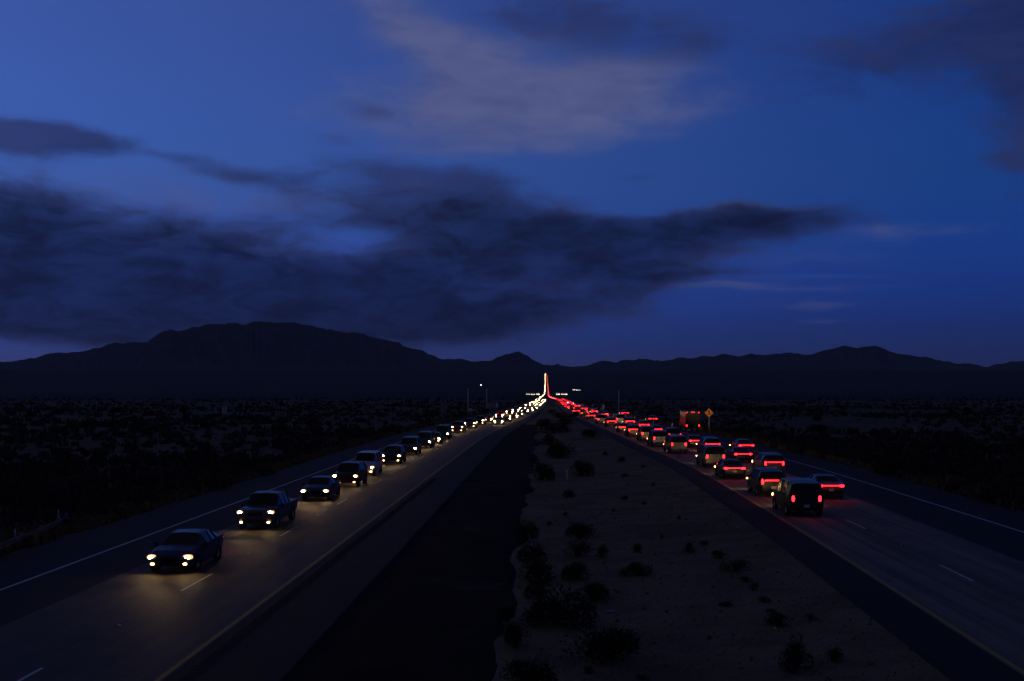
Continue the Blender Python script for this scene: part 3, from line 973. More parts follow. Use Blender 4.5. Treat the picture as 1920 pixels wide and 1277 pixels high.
def vehicle_parts(kind):
    st = SHAPES[kind]
    secs = [section(s) for s in st]
    n = len(secs[0])
    bins = {k: MB() for k in ('body', 'windshield', 'rear_window', 'side_window_l', 'side_window_r')}
    for i in range(len(st) - 1):
        gh0, gh1 = st[i][3] - st[i][2] > .2, st[i + 1][3] - st[i + 1][2] > .2
        for j in range(n):
            j2 = (j + 1) % n
            q = [secs[i][j], secs[i][j2], secs[i + 1][j2], secs[i + 1][j]]
            dst = 'body'
            if j in (5, 6, 7, 8) and gh1 != gh0:
                dst = 'rear_window' if gh1 else 'windshield'
            if j == 4 and (gh0 or gh1): dst = 'side_window_r'
            if j == 9 and (gh0 or gh1): dst = 'side_window_l'
            if kind == 'van' and dst.startswith('side') and i < 2: dst = 'body'
            bins[dst].add(q, [(0, 1, 2, 3)])
    bins['body'].add(secs[0], [tuple(range(n))])
    bins['body'].add(secs[-1], [tuple(reversed(range(n)))])
    # pillars and arches
    for i in range(len(st)):
        if st[i][3] - st[i][2] > .2:
            for sg in (1, -1):
                a = Vector(secs[i][4]); c = Vector(secs[i][5])
                a.x *= sg; c.x *= sg
                bins['body'].tube([a, c], .035, 4)
    fy, ry, wr_ = WB[kind]
    w_ = max(s[5] for s in st)
    arch = []
    for yy in (fy, ry):
        for sg in (1, -1):
            arch.append(MB()); arch[-1].lathe([(sg * (w_ - .16), .02), (sg * (w_ + .012), wr_ + .07), (sg * (w_ + .012), wr_ + .02)], 'X', 18, c=(0, yy, wr_))
    tyre = MB(); tyre.lathe([(-.10, wr_ * .62), (-.11, wr_ * .9), (-.07, wr_), (.07, wr_), (.11, wr_ * .9), (.10, wr_ * .62)], 'X', 20)
    rim = MB(); rim.lathe([(.085, wr_ * .62), (.06, wr_ * .56), (.06, .05), (.085, .0)], 'X', 20); rim.lathe([(-.085, wr_ * .62), (-.06, wr_ * .56), (-.06, .05), (-.085, .0)], 'X', 20)
    for k in range(5):
        t = k * 2 * math.pi / 5
        rim.tube([(.085, 0, 0), (.085, math.cos(t) * wr_ * .58, math.sin(t) * wr_ * .58)], .03, 4)
    return bins, arch, tyre, rim


def rounded_lamp(cx, cy, cz, w_, h, d, sign, n=14, p=2.6):
    """a domed lamp face pointing along sign*y"""
    b = MB()
    rings = [(0, 1.0), (sign * d * .7, .93), (sign * d, .6)]
    vs, fs = [], []
    for (o, s) in rings:
        for k in range(n):
            t = 2 * math.pi * k / n
            c, s_ = math.cos(t), math.sin(t)
            x = math.copysign(abs(c) ** (2 / p), c) * w_ / 2 * s
            z = math.copysign(abs(s_) ** (2 / p), s_) * h / 2 * s
            vs.append((cx + x, cy + o, cz + z))
    for i in range(2):
        for k in range(n):
            k2 = (k + 1) % n
            q = (i * n + k, i * n + k2, (i + 1) * n + k2, (i + 1) * n + k)
            fs.append(q if sign < 0 else tuple(reversed(q)))
    f = tuple(range(2 * n, 3 * n))
    fs.append(f if sign < 0 else tuple(reversed(f)))
    b.add(vs, fs)
    return b


VEH = {}


def build_vehicle(kind):
    bins, arch, tyre, rim = vehicle_parts(kind)
    st = SHAPES[kind]
    fy, ry, wr_ = WB[kind]
    w_ = max(s[5] for s in st)
    front, back = st[-1][0], st[0][0]
    hz_ = {'sedan': .66, 'suv': .84, 'pickup': .92, 'van': .78}[kind]
    tz = {'sedan': .86, 'suv': .98, 'pickup': .90, 'van': 1.02}[kind]
    d = {}
    d['body'] = bins['body'].mesh('body', PAINT['silver'], True)
    for k in ('windshield', 'rear_window'): d[k] = bins[k].mesh(k, M['glass'], True)
    d['sl'] = bins['side_window_l'].mesh('side_window', M['glass'], True)
    d['sr'] = bins['side_window_r'].mesh('side_window', M['glass'], True)
    d['arch'] = [a.mesh('wheel_arch', M['trim'], True) for a in arch]
    d['tyre'] = tyre.mesh('wheel', M['tyre'], True)
    d['rim'] = rim.mesh('rim', M['rim'], True)
    wx = w_ - .11
    lampx = st[-3][4] - .14
    d['house'] = [rounded_lamp(sg * lampx, front - .16, hz_, .42, .2, .12, 1).mesh('headlight', M['reflector'], True) for sg in (-1, 1)]
    d['lens'] = [rounded_lamp(sg * (lampx + .02), front - .05, hz_, .20, .12, .03, 1).mesh('lens', M['head'], True) for sg in (-1, 1)]
    d['tail'] = [rounded_lamp(sg * (w_ - .24), back + .05, tz, .34 if kind == 'sedan' else .17, .16 if kind == 'sedan' else .36, .07, -1).mesh('tail_light', M['tail'], True) for sg in (-1, 1)]
    b = MB(); b.box((0, front - .03, hz_ - .1), (.8, .08, .2)); d['grille'] = b.mesh('grille', M['trim'])
    b = MB(); b.box((0, front - .06, .42), (1.46, .16, .16), taper=.94); d['bumper'] = [b.mesh('bumper', M['trim'])]
    b = MB(); b.box((0, back + .05, .50), (1.46, .16, .18), taper=.94); d['bumper'].append(b.mesh('bumper', M['trim']))
    b = MB(); b.box((0, back - .045, .62), (.31, .02, .16)); d['plate'] = b.mesh('licence_plate', M['plate'])
    b = MB()
    mir = []
    for sg in (-1, 1):
        b = MB(); b.box((sg * (w_ + .10), st[6][0] - .22, st[6][2] + .06), (.2, .1, .14), taper=.8); mir.append(b.mesh('mirror', M['trim']))
    d['mirror'] = mir
    b = MB(); b.box((0, st[2][0] - .0, st[2][3] + .0), (.5, .05, .03)); d['brake'] = b.mesh('high_brake_light', M['tail'])
    d['fog'] = [rounded_lamp(sg * (lampx - .06), front + .02, .40, .15, .08, .03, 1).mesh('added_fog_lamp', M['fog'], True) for sg in (-1, 1)]  # fog lamps added to bring in more lines of light
    b = MB(); b.box((0, back - .035, tz + (.02 if kind == 'sedan' else .10)), (1.12, .03, .045)); d['rear_bar'] = b.mesh('added_rear_light_bar', M['tail'])  # bar added to strengthen the red light at the rear
    d['wheels'] = [(sg * wx, yy, wr_) for yy in (fy, ry) for sg in (-1, 1)]
    d['dim'] = (front, back, w_, hz_, tz, lampx)
    VEH[kind] = d


for kd in SHAPES: build_vehicle(kd)
_body_cache = {}


def body_mesh(kind, paint):
    if (kind, paint) not in _body_cache:
        me = VEH[kind]['body'].copy()
        me.materials.clear(); me.materials.append(PAINT[paint])
        _body_cache[(kind, paint)] = me
    return _body_cache[(kind, paint)]


def beam(parent, kind, energy):
    front, back, w_, hz_, tz, lampx = VEH[kind]['dim']
    for sg in (0,):
        l = bpy.data.lights.get('headlight_beam') or bpy.data.lights.new('headlight_beam', 'SPOT')
        l.energy = energy; l.color = (1.0, .58, .25); l.spot_size = R(30); l.spot_blend = 1.0; l.shadow_soft_size = .06
        o = bpy.data.objects.new('headlight_beam', l)
        COL.objects.link(o); o.parent = parent
        o.location = (sg * lampx, front + .06, hz_)
        o.rotation_euler = (R(90 - 2.2), 0, 0)
        o.scale = (2.2, 1.0, 1.0)
        break


BEAM_W = 110


def vehicle(kind, paint, x, y, z, rz, label, group, detail=2, lit=True, cat=None, fogs=False):
    d = VEH[kind]
    front, back, w_, hz_, tz, lampx = d['dim']
    o = empty({'sedan': 'sedan_car', 'suv': 'estate_car', 'pickup': 'pickup_truck', 'van': 'passenger_van'}[kind], (x, y, z + .006), rz)
    link('body', body_mesh(kind, paint), o)
    if detail >= 1:
        link('windshield', d['windshield'], o); link('rear_window', d['rear_window'], o)
        link('side_window', d['sl'], o); link('side_window', d['sr'], o)
    for (wx, wy, wz) in d['wheels']:
        t = link('wheel', d['tyre'], o, (wx, wy, wz))
        if detail >= 2: link('rim', d['rim'], t)
    for k in (0, 1):
        h = link('headlight', d['house'][k], o)
        link('lens', d['lens'][k], h)
        link('tail_light', d['tail'][k], o)
        if fogs: link('added_fog_lamp', d['fog'][k], o)
        if detail >= 2: link('mirror', d['mirror'][k], o)
    if detail >= 2:
        link('grille', d['grille'], o)
        for me in d['arch']: link('wheel_arch', me, o)
        for me in d['bumper']: link('bumper', me, o)
        link('licence_plate', d['plate'], o)
    if kind in ('sedan', 'suv'): link('added_rear_light_bar', d['rear_bar'], o)
    if lit: beam(o, kind, BEAM_W)
    tag(o, label, cat or {'sedan': 'car', 'suv': 'car', 'pickup': 'pickup', 'van': 'van'}[kind], group)
    return o


ORD = ['first', 'second', 'third', 'fourth', 'fifth', 'sixth', 'seventh', 'eighth', 'ninth', 'tenth', 'eleventh', 'twelfth', 'thirteenth', 'fourteenth', 'fifteenth', 'sixteenth']
KN = {'sedan': 'sedan', 'suv': 'tall estate car', 'pickup': 'pickup truck', 'van': 'van'}


def queue(xf, zf, y0, y1, pitch, toward, lane_words, seed):
    g = random.Random(seed)
    y, i = y0, 0
    while y < y1:
        kind = g.choices(['sedan', 'suv', 'pickup', 'van'], [5, 5, 2, 2])[0]
        paint = g.choices(['white', 'silver', 'black', 'grey', 'red', 'blue', 'tan', 'green'], [1, 3, 7, 7, 3, 3, 1, 2])[0]
        x = float(xf(y)) + g.uniform(-.22, .22)
        hd = math.atan2(float(xf(y + 2)) - float(xf(y - 2)), 4.0)
        rz = -hd + (math.pi if toward else 0)
        lamps = 'lit headlights' if toward else 'red tail lights'
        if i < len(ORD):
            lb = '%s %s with %s, %s from camera in %s' % (paint, KN[kind], lamps, ORD[i], lane_words)
            gp = 'traffic in ' + lane_words
        else:
            lb = 'small distant vehicle with %s far up %s' % (lamps, lane_words)
            gp = 'distant traffic in ' + lane_words
        vehicle(kind, paint, x, y, float(zf(y)), rz, lb, gp, 2 if y < 90 else (1 if y < 220 else 0), lit=(y < 560), fogs=toward and g.random() < .6)
        y += max(pitch, y * .085) * g.choice([.85, .95, 1.05, 1.2, 1.6]); i += 1


queue(lambda Y: Llin['dash'](Y) - 1.85, zL, 46, 700, 11.5, True, 'the outer oncoming lane', 1)
queue(lambda Y: Rlin['yel'](Y) + 1.85, zR, 62, 700, 12.5, False, 'the inner outbound lane', 2)
queue(lambda Y: Rlin['dash'](Y) + 1.85, zR, 71, 700, 11.5, False, 'the outer outbound lane', 3)
queue(lambda Y: Llin['dash'](Y) + 1.85, zL, 215, 700, 22, True, 'the inner oncoming lane', 4)


def box_truck(x, y, z, rz, label, group=None):
    o = empty('box_truck', (x, y, z + .006), rz)
    b = MB(); b.box((0, -1.0, 2.05), (2.3, 5.2, 2.3)); b.obj('cargo_box', PAINT['black'], o)
    b = MB(); b.box((0, -.6, .72), (.9, 6.6, .22)); b.obj('chassis', M['trim'], o)
    b = MB()
    pr = [(1.75, .55), (3.55, .55), (3.6, 1.15), (3.0, 1.35), (2.6, 2.25), (1.75, 2.35)]
    vs = [(-1.02, yy, zz) for yy, zz in pr] + [(1.02, yy, zz) for yy, zz in pr]
    b.add(vs, [tuple(range(6)), tuple(range(11, 5, -1))] + [(i, (i + 1) % 6, (i + 1) % 6 + 6, i + 6) for i in range(6)])
    b.obj('cab', PAINT['grey'], o)
    b = MB(); b.add([(-.9, 2.98, 1.42), (.9, 2.98, 1.42), (.85, 2.64, 2.2), (-.85, 2.64, 2.2)], [(0, 1, 2, 3)])
    for v in range(len(b.v)): b.v[v] = (b.v[v][0], b.v[v][1] + .03, b.v[v][2])
    b.obj('windshield', M['glass'], o)
    tyre = MB(); tyre.lathe([(-.12, .26), (-.13, .38), (-.08, .42), (.08, .42), (.13, .38), (.12, .26)], 'X', 20)
    hub = MB(); hub.lathe([(.11, .26), (.06, .22), (.06, .0)], 'X', 16); hub.lathe([(-.11, .26), (-.06, .22), (-.06, .0)], 'X', 16)
    tm, hm = tyre.mesh('wheel', M['tyre'], True), hub.mesh('rim', M['rim'], True)
    for yy in (2.75, -2.0):
        for sg in (-1, 1):
            link('rim', hm, link('wheel', tm, o, (sg * .96, yy, .42)))
    for sg in (-1, 1):
        rounded_lamp(sg * .98, -3.62, 1.0, .2, .26, .05, -1).obj('tail_light', M['tail'], o)
        b = MB(); b.box((sg * .98, -3.60, 1.0), (.26, .04, .32)); b.obj('lamp_bracket', M['trim'], o)
        rounded_lamp(sg * .8, 3.57, .95, .26, .16, .04, 1).obj('headlight', M['head'], o)
        rounded_lamp(sg * .95, -3.61, 3.08, .16, .09, .03, -1).obj('marker_lamp', M['tail'], o)
    for q in (-.2, 0, .2): rounded_lamp(q, -3.61, 3.10, .12, .07, .03, -1).obj('marker_lamp', M['tail'], o)
    tag(o, label, 'truck', group)


box_truck(22.3, 174, float(zR(174)) - .004, math.atan2(2.0, 42), 'dark box truck with high red marker lamps, merging beside the orange diamond sign')
for (kd, pt, X_, Y_, lb) in (('sedan', 'black', 20.2, 216, 'black sedan with red tail lights merging ahead of the box truck'), ('sedan', 'grey', 20.9, 118, 'grey sedan added to light the sign, merging behind the orange diamond sign'), ('suv', 'grey', 17.9, 262, 'grey tall estate car with red tail lights, farthest in the merging lane')):
    vehicle(kd, pt, X_, Y_, float(zR(Y_)) - .004, math.atan2(2.1, 44), lb, 'merging traffic', 1)
    if Y_ == 118:  # strong spot added here to brighten the orange diamond sign
        l = bpy.data.lights.new('sign_fill_spot', 'SPOT')
        l.energy = 13000; l.color = (1.0, .70, .40); l.spot_size = R(9); l.spot_blend = 1.0; l.shadow_soft_size = .06
        fb = bpy.data.objects.new('sign_fill_spot', l); COL.objects.link(fb)
        fb.parent = [q for q in COL.objects if q.get('label') == lb][0]
        fb.location = (0, 2.4, .66)
        fb.rotation_euler = (R(90 + 4.4), 0, R(-6.2))


# the rest of the traffic, too far to tell apart
def far_traffic(name, xf, zf, y0, y1, pitch, toward, label):
    g = np.random.default_rng(len(name))
    b = MB()
    y = y0
    while y < y1:
        x, z = float(xf(y)), float(zf(y)) + .02
        b.box((x, y, z + .62), (1.8, 4.4, .75), mi=0); b.box((x, y, z + 1.2), (1.5, 2.4, .5), mi=0, taper=.8)
        f = -1
        for sg in (-1, 1):
            cx, cy, cz = x + sg * .62, y - 2.25, z + (.72 if toward else .85)
            b.add([(cx - .24, cy, cz - .15), (cx + .24, cy, cz - .15), (cx + .24, cy, cz + .15), (cx - .24, cy, cz + .15)], [(0, 1, 2, 3)], 1)
        y += pitch * g.uniform(.7, 1.5)
    o = b.obj(name, [PAINT['grey'], M['head_far'] if toward else M['tail_far']])
    tag(o, label, 'traffic', kind='stuff')


far_traffic('far_oncoming_traffic', lambda Y: Llin['dash'](Y) - 1.85, zL, 705, 8000, 46, True, 'stream of oncoming headlights climbing to the top of the far road')
far_traffic('far_outbound_traffic', lambda Y: Rlin['yel'](Y) + 1.85, zR, 705, 7600, 52, False, 'stream of red tail lights going up the far road')

# ================================================================= roadside things
def post(x, y, h, w_, m, name, label, cat, group=None, reflector=True):
    o = empty(name, (x, y, gz(x, y)))
    b = MB(); b.box((0, 0, h / 2 - .1), (w_, .03, h + .2), taper=.92); b.obj('stake', m, o)
    if reflector:
        b = MB(); b.box((0, -.022, h - .12), (w_ * .8, .012, .14)); b.obj('reflector', M['sign_white'], o)
    tag(o, label, cat, group)


x, y, z, mpp = at(1063, 899)
post(x, y, 19 * mpp, .10, M['post_white'], 'marker_post', 'white marker post standing among bushes on the median', 'post')
for (px, lb) in ((1190, 'farthest of three white marker posts on the outbound verge'), (1225, 'middle of three white marker posts on the outbound verge'), (1260, 'nearest of three white marker posts on the outbound verge')):
    yy = {1190: 232, 1225: 205, 1260: 180}[px]
    x = (px - VX) / FPX * yy
    post(x, yy, 1.1, .13, M['post_white'], 'marker_post', lb, 'post', 'marker posts on the outbound verge')
for (px, py, lb) in ((206, 797, 'pale stake left of the leftmost Joshua tree'), (322, 796, 'pale stake standing alone between two Joshua trees'), (819, 790, 'pale stake near the paired sign panels')):
    x, y, z, mpp = at(px, py)
    post(x, y, 9 * mpp, .16, M['post_white'], 'marker_stake', lb, 'post', 'stakes in the left desert', False)
x, y, z, mpp = at(1716, 812)
post(x, y, 12 * mpp, .14, M['post_white'], 'marker_stake', 'pale stake standing alone in the right desert', 'post', None, False)

# guardrail end on the left
gr = empty('guardrail', (*at(121, 972)[:2], 0))
rail_px = [(-60, 1062), (0, 1038), (41, 1019), (80, 1004), (112, 988), (127, 978)]
P3 = []
for (px, py) in rail_px:
    X_, Y_, z_, _m = at(px, py + 9)
    P3.append(Vector((X_, Y_, z_ + .52)))
off = Vector(gr.location)
b = MB()
prof = [(0, .155), (.04, .12), (.08, .085), (.04, .03), (0, 0), (.04, -.03), (.08, -.085), (.04, -.12), (0, -.155)]
vs, fs = [], []
for i, p in enumerate(P3):
    a = P3[max(i - 1, 0)]; c = P3[min(i + 1, len(P3) - 1)]
    t = (c - a).normalized(); nrm = Vector((t.y, -t.x, 0)).normalized()
    for (o_, zz) in prof:
        vs.append(p - off + nrm * o_ + Vector((0, 0, zz)))
n = len(prof)
for i in range(len(P3) - 1):
    for k in range(n - 1):
        fs.append((i * n + k, i * n + k + 1, (i + 1) * n + k + 1, (i + 1) * n + k))
b.add(vs, fs)
b.obj('rail', M['rail'], gr, smooth=True)
for i, p in enumerate(P3):
    b = MB(); q = p - off
    b.box((q.x - .1, q.y + .02, q.z - .26), (.15, .2, .95)); b.obj('post', M['wood'], gr)
tag(gr, 'flared end of a steel guardrail on posts at the left edge', 'guardrail')
for (px, py, lb) in ((41.7, 1011, 'tall thin white post behind the guardrail, the nearer one'), (121, 973, 'tall thin white post at the tip of the guardrail')):
    x, y, z, mpp = at(px, py + 8)
    post(x - .35, y, 28 * mpp, .07, M['post_white'], 'marker_post', lb, 'post', 'posts along the guardrail')


def lamp_pole(px, base_py, top_py, lb, yy=None):
    x, y, z, mpp = at(px, base_py)
    h = HC + (VY - top_py) / FPX * y - z
    o = empty('light_pole', (x, y, z))
    b = MB(); b.tube([(0, 0, -.3), (0, 0, h * .5), (0, 0, h)], [.20, .17, .13], 10); b.obj('pole', M['pole'], o, smooth=True)
    b = MB(); b.box((0, 0, .08), (.55, .55, .4), taper=.85); b.obj('base', M['house_wall'], o)
    b = MB(); b.box((0, 0, h + .04), (.26, .26, .10), taper=.6); b.obj('cap', M['steel'], o)
    tag(o, lb, 'pole', 'unlit roadside poles')


lamp_pole(877.5, 777, 728, 'tall grey pole beside the small square sign on the left verge')
lamp_pole(912.5, 773, 729, 'tall grey pole at the left end of the wide board')
lamp_pole(1160, 776, 732, 'tall grey pole on the outbound verge by the pale barrier')

# diamond merge sign
yy = 158.0
x = (1329.5 - VX) / FPX * yy
z0 = gz(x, yy)
zc = HC + (VY - 774) / FPX * yy
o = empty('warning_sign', (x, yy, z0))
s = .66
b = MB()
b.add([(0, -.03, zc - z0 - s), (s, -.03, zc - z0), (0, -.03, zc - z0 + s), (-s, -.03, zc - z0), (0, 0, zc - z0 - s), (s, 0, zc - z0), (0, 0, zc - z0 + s), (-s, 0, zc - z0)],
      [(0, 1, 2, 3), (7, 6, 5, 4), (0, 4, 5, 1), (1, 5, 6, 2), (2, 6, 7, 3), (3, 7, 4, 0)])
pn = b.obj('panel', M['sign_orange'], o)
b = MB(); c = zc - z0
b.add([(-.055, -.036, c - .34), (.055, -.036, c - .34), (.055, -.036, c + .16), (-.055, -.036, c + .16)], [(0, 1, 2, 3)])
b.add([(-.15, -.036, c + .14), (.15, -.036, c + .14), (0, -.036, c + .40)], [(0, 1, 2)])
b.add([(.055, -.036, c - .02), (.055, -.036, c - .14), (.24, -.036, c - .34), (.30, -.036, c - .26)], [(0, 1, 2, 3)])
b.obj('arrow_symbol', M['black'], pn)
b = MB(); b.box((0, .05, (c + s * .5) / 2 - .2), (.09, .07, c + s * .5 + .4)); b.obj('post', M['steel'], o)
tag(o, 'orange diamond merge sign with black arrow right of the outbound road', 'road sign')


def board(name, px0, px1, py0, py1, yy, panels, label, cat, group=None, post_m=None):
    """a road board on two posts; panels: list of (fraction from, to, material)"""
    xa, xb = (px0 - VX) / FPX * yy, (px1 - VX) / FPX * yy
    za, zb = HC + (VY - py1) / FPX * yy, HC + (VY - py0) / FPX * yy
    xm = (xa + xb) / 2
    z0 = gz(xm, yy)
    o = empty(name, (xm, yy, z0))
    for (f0, f1, m) in panels:
        b = MB(); l = xa + (xb - xa) * f0 - xm; r = xa + (xb - xa) * f1 - xm
        b.box(((l + r) / 2, 0, (za + zb) / 2 - z0), (r - l - .02, .05, zb - za)); b.obj('panel', m, o)
    for f in ((.2, .8) if xb - xa > 1.2 else (.5,)):
        b = MB(); b.box((xa + (xb - xa) * f - xm, .08, (zb - z0) / 2 - .2), (.1, .08, zb - z0 + .4)); b.obj('post', post_m or M['steel'], o)
    tag(o, label, cat, group)
    return o


board('guide_board', 913.5, 934, 755.5, 764.5, 318, [(0, .76, M['sign_grey']), (.78, 1, M['sign_white'])], 'wide grey board with headlight glow painted white on its right by the left verge', 'road sign')  # white right section paints in headlight light on that end
board('square_sign', 879, 886, 766, 771, 300, [(0, 1, M['sign_white'])], 'small square white sign at the foot of the left pole', 'road sign')
board('barrier_board', 881, 896, 772.6, 774.8, 302, [(0, .2, M['sign_white']), (.2, .8, M['sign_red']), (.8, 1, M['sign_white'])], 'low red and white barrier board below the small square sign', 'barrier')
board('paired_panels', 826.5, 835.5, 763.5, 774.5, 255, [(0, .42, M['sign_grey']), (.58, 1, M['sign_grey'])], 'two upright grey panels side by side left of the poles', 'road sign')
board('desert_sign', 416, 425, 763, 775, 262, [(0, .40, M['sign_white']), (.56, 1, M['sign_white'])], 'pale two-part sign standing alone in the left desert', 'road sign')
board('chevron_board', 1041, 1051, 753.5, 758.5, 470, [(0, .78, M['sign_orange']), (.80, 1, M['sign_orange'])], 'orange board in the gap between the two roads', 'road sign')
board('white_board', 1082.5, 1095, 758, 762, 430, [(0, .3, M['sign_white']), (.3, .62, M['sign_white']), (.62, 1, M['sign_white'])], 'long white board at the far end of the outbound sign cluster', 'road sign', 'signs along the outbound verge')
board('upright_panel', 1128.5, 1133.8, 759, 768, 330, [(0, 1, M['sign_white'])], 'upright pale panel nearest the pole in the outbound sign cluster', 'road sign', 'signs along the outbound verge')
for (px, py, yy, m, lb) in ((1101, 760.5, 400, M['sign_orange'], 'small orange diamond sign in the outbound sign cluster'), (1111, 760, 370, M['sign_white'], 'small white diamond sign in the outbound sign cluster')):
    x = (px - VX) / FPX * yy; zc = HC + (VY - py) / FPX * yy; z0 = gz(x, yy); c = zc - z0; s = .5
    o = empty('diamond_sign', (x, yy, z0))
    b = MB()
    b.add([(0, -.02, c - s), (s, -.02, c), (0, -.02, c + s), (-s, -.02, c), (0, .01, c - s), (s, .01, c), (0, .01, c + s), (-s, .01, c)], [(0, 1, 2, 3), (7, 6, 5, 4), (0, 4, 5, 1), (1, 5, 6, 2), (2, 6, 7, 3), (3, 7, 4, 0)])
    b.obj('panel', m, o)
    b = MB(); b.box((0, .05, c / 2 - .2), (.08, .06, c + .4)); b.obj('post', M['steel'], o)
    tag(o, lb, 'road sign', 'signs along the outbound verge')
# pale concrete barriers
def barrier(pxa, pya, pxb, pyb, ya, yb, lb):
    A = Vector(((pxa - VX) / FPX * ya, ya, 0)); B = Vector(((pxb - VX) / FPX * yb, yb, 0))
    mid = (A + B) / 2
    z0 = gz(mid.x, mid.y)
    o = empty('concrete_barrier', (mid.x, mid.y, z0), math.atan2(B.y - A.y, B.x - A.x))
    L = (B - A).length
    n = max(2, int(L / 4))
    for k in range(n):
        b = MB(); c = -L / 2 + L * (k + .5) / n
        hw = L / n / 2 - .03
        pr = [(-.3, -.1), (-.3, .08), (-.14, .34), (-.09, .82), (.09, .82), (.14, .34), (.3, .08), (.3, -.1)]
        vs = [(c - hw, a, h) for a, h in pr] + [(c + hw, a, h) for a, h in pr]
        m_ = len(pr)
        b.add(vs, [tuple(range(m_)), tuple(range(2 * m_ - 1, m_ - 1, -1))] + [(i, i + m_, i + 1 + m_, i + 1) for i in range(m_ - 1)])
        b.obj('barrier_block', M['sign_white'], o)
    tag(o, lb, 'barrier', 'pale barriers on the outbound verge')


barrier(1150, 771, 1174, 772, 262, 258, 'pale concrete barrier at the foot of the outbound pole')
barrier(1107, 766, 1127, 764, 345, 352, 'pale concrete barrier between the diamond signs and the upright panel')

# distant lit buildings
def roadhouse(px0, px1, py, yy, nwin, lb):
    xa, xb = (px0 - VX) / FPX * yy, (px1 - VX) / FPX * yy
    h = 5.2
    xm = (xa + xb) / 2
    o = empty('roadside_building', (xm, yy, gz(xm, yy)))
    L = xb - xa
    b = MB(); b.box((0, 0, -1.2 + h / 2), (L, 12, h + 6)); b.obj('wall', M['house_wall'], o)
    b = MB(); b.box((0, 0, h + 1.9), (L + 1.4, 13.4, .5), taper=.97); b.obj('roof', M['house_roof'], o)
    g = random.Random(px0)
    for k in range(nwin):
        c = -L / 2 + L * (k + .5) / nwin
        wv = L / nwin * g.uniform(.25, .6)
        b = MB(); b.box((c, -6.04, 2.4 + g.uniform(-.3, .3)), (wv, .1, g.uniform(1.2, 2.2))); b.obj('lit_window', M['house_light'], o)
    tag(o, lb, 'building', 'lit buildings across the valley')


roadhouse(986, 994, 739, 2600, 2, 'small lit building at the left end of the lights left of the far road')
roadhouse(995, 1003, 739, 2560, 3, 'brightest lit building among the lights left of the far road')
roadhouse(1005, 1012, 739.3, 2640, 2, 'dim lit building nearest the far road on its left')
roadhouse(1042, 1050, 739.3, 2600, 2, 'small lit building just right of the far road')
roadhouse(1052, 1064, 739.3, 2560, 4, 'long lit building right of the far road on the lower line of lights')
roadhouse(1073, 1079, 730.6, 4250, 2, 'dim lit building on the upper line of lights right of the far road')
roadhouse(1080, 1089, 731.6, 4180, 3, 'brightest lit building on the upper line of lights right of the far road')
for (px, py, yy, hh, lb) in ((902, 722, 4300, 16, 'single bright yard lamp above the two tall left poles'), (1064.5, 755, 480, 4, 'single bright lamp left of the outbound sign cluster'), (1075, 756, 470, 4, 'second lamp just right of the single bright lamp by the outbound signs')):
    x = (px - VX) / FPX * yy; zc = HC + (VY - py) / FPX * yy; z0 = zc - hh
    z0 = min(z0, gz(x, yy))
    o = empty('lamp_post', (x, yy, z0))
    s = yy / FPX
    b = MB(); b.tube([(0, .2, -.5), (0, .2, zc - z0)], [.12, .08], 8); b.obj('pole', M['steel'], o)
    b = MB(); b.lathe([(-.45 * s, .01), (-.3 * s, .5 * s), (0, .62 * s), (.3 * s, .5 * s), (.45 * s, .01)], 'Z', 10, c=(0, 0, zc - z0)); b.obj('lamp_head', M['lamp_white'], o, smooth=True)
    tag(o, lb, 'lamp', 'lit lamps in the distance')
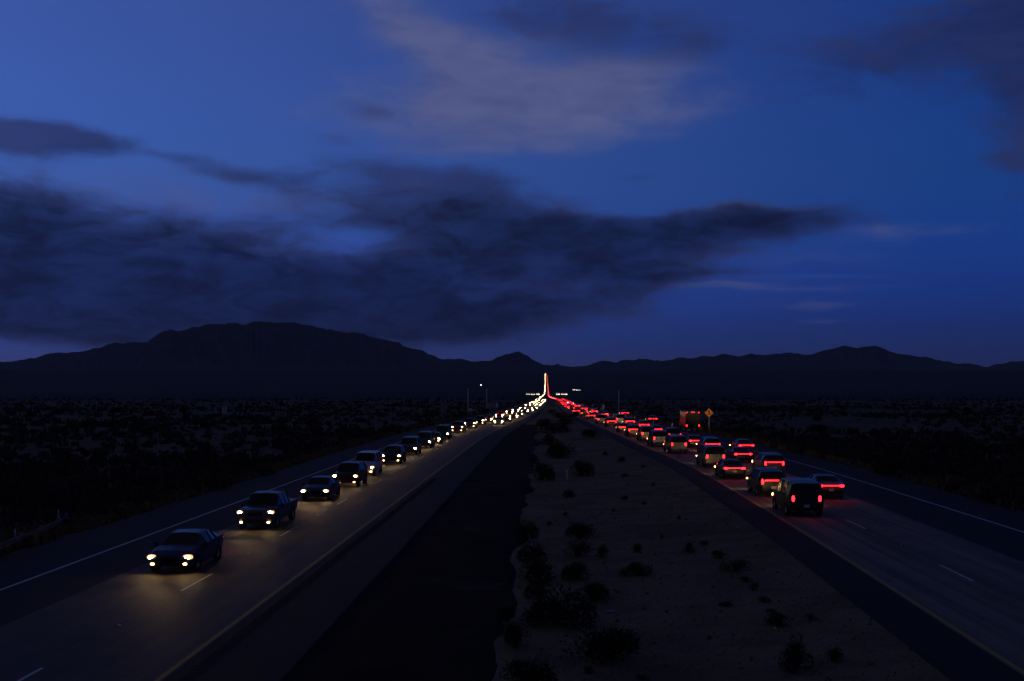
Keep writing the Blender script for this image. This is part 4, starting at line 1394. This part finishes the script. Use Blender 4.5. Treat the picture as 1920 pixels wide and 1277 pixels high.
# pale dirt track across the valley
b = MB(); vs = []; fs = []
xs = np.linspace(-1300, -40, 60)
for xx in xs:
    for dy_ in (0, 34):
        Yq = 4150 + 40 * math.sin(xx / 260) + dy_
        vs.append((xx, Yq, gz(xx, Yq) + .5))
for i in range(len(xs) - 1):
    fs.append((2 * i, 2 * i + 2, 2 * i + 3, 2 * i + 1))
b.add(vs, fs)
tag(b.obj('dirt_track', M['sand']), kind='structure')

# litter
x, y, z, mpp = at(1146, 1149)
o = empty('plastic_bottle', (x, y, z + .045), R(8))
b = MB(); b.lathe([(-.16, .0), (-.16, .036), (-.05, .040), (.06, .040), (.11, .022), (.13, .014)], 'X', 14); b.obj('bottle_body', M['bottle'], o, smooth=True)
b = MB(); b.lathe([(.125, .016), (.155, .016), (.156, 0)], 'X', 12); b.obj('cap', M['litter'], o)
tag(o, 'pale blue plastic bottle lying on the sand above the largest bush', 'bottle')
for (px, py, lb) in ((1452, 1180, 'crumpled white paper by the flat dark weed on the right sand'), (996, 1022, 'scrap of white paper on the sand near the round bush at the asphalt edge'), (1384, 990, 'tiny white scrap on the sand beside the outbound shoulder')):
    x, y, z, mpp = at(px, py)
    b = MB(); g = np.random.default_rng(px)
    n = 7
    vs = [(math.cos(k * 6.283 / n) * .11 * g.uniform(.5, 1), math.sin(k * 6.283 / n) * .07 * g.uniform(.5, 1), g.uniform(0, .05)) for k in range(n)] + [(0, 0, .07), (.01, 0, -.01)]
    fs = [(k, (k + 1) % n, n) for k in range(n)] + [((k + 1) % n, k, n + 1) for k in range(n)]
    b.add(vs, fs)
    o = b.obj('paper_scrap', M['litter'], None, (x, y, z + .01))
    tag(o, lb, 'litter', 'scraps of litter on the median')

# ================================================================= the air
b = MB()
b.box((0, 10500, 535), (34000, 22000, 1130))
hz_m = bpy.data.materials.new('air_haze')
hz_m.use_nodes = True
hn = hz_m.node_tree
hn.nodes.remove(hn.nodes['Principled BSDF'])
pv = hn.nodes.new('ShaderNodeVolumePrincipled')
pv.inputs['Color'].default_value = (.86, .90, .96, 1)
pv.inputs['Density'].default_value = 2.2e-5
pv.inputs['Anisotropy'].default_value = 0.0
hn.links.new(pv.outputs[0], hn.nodes['Material Output'].inputs['Volume'])
tag(b.obj('haze', hz_m), 'thin dusk air between the road and the mountains', 'haze', kind='stuff')
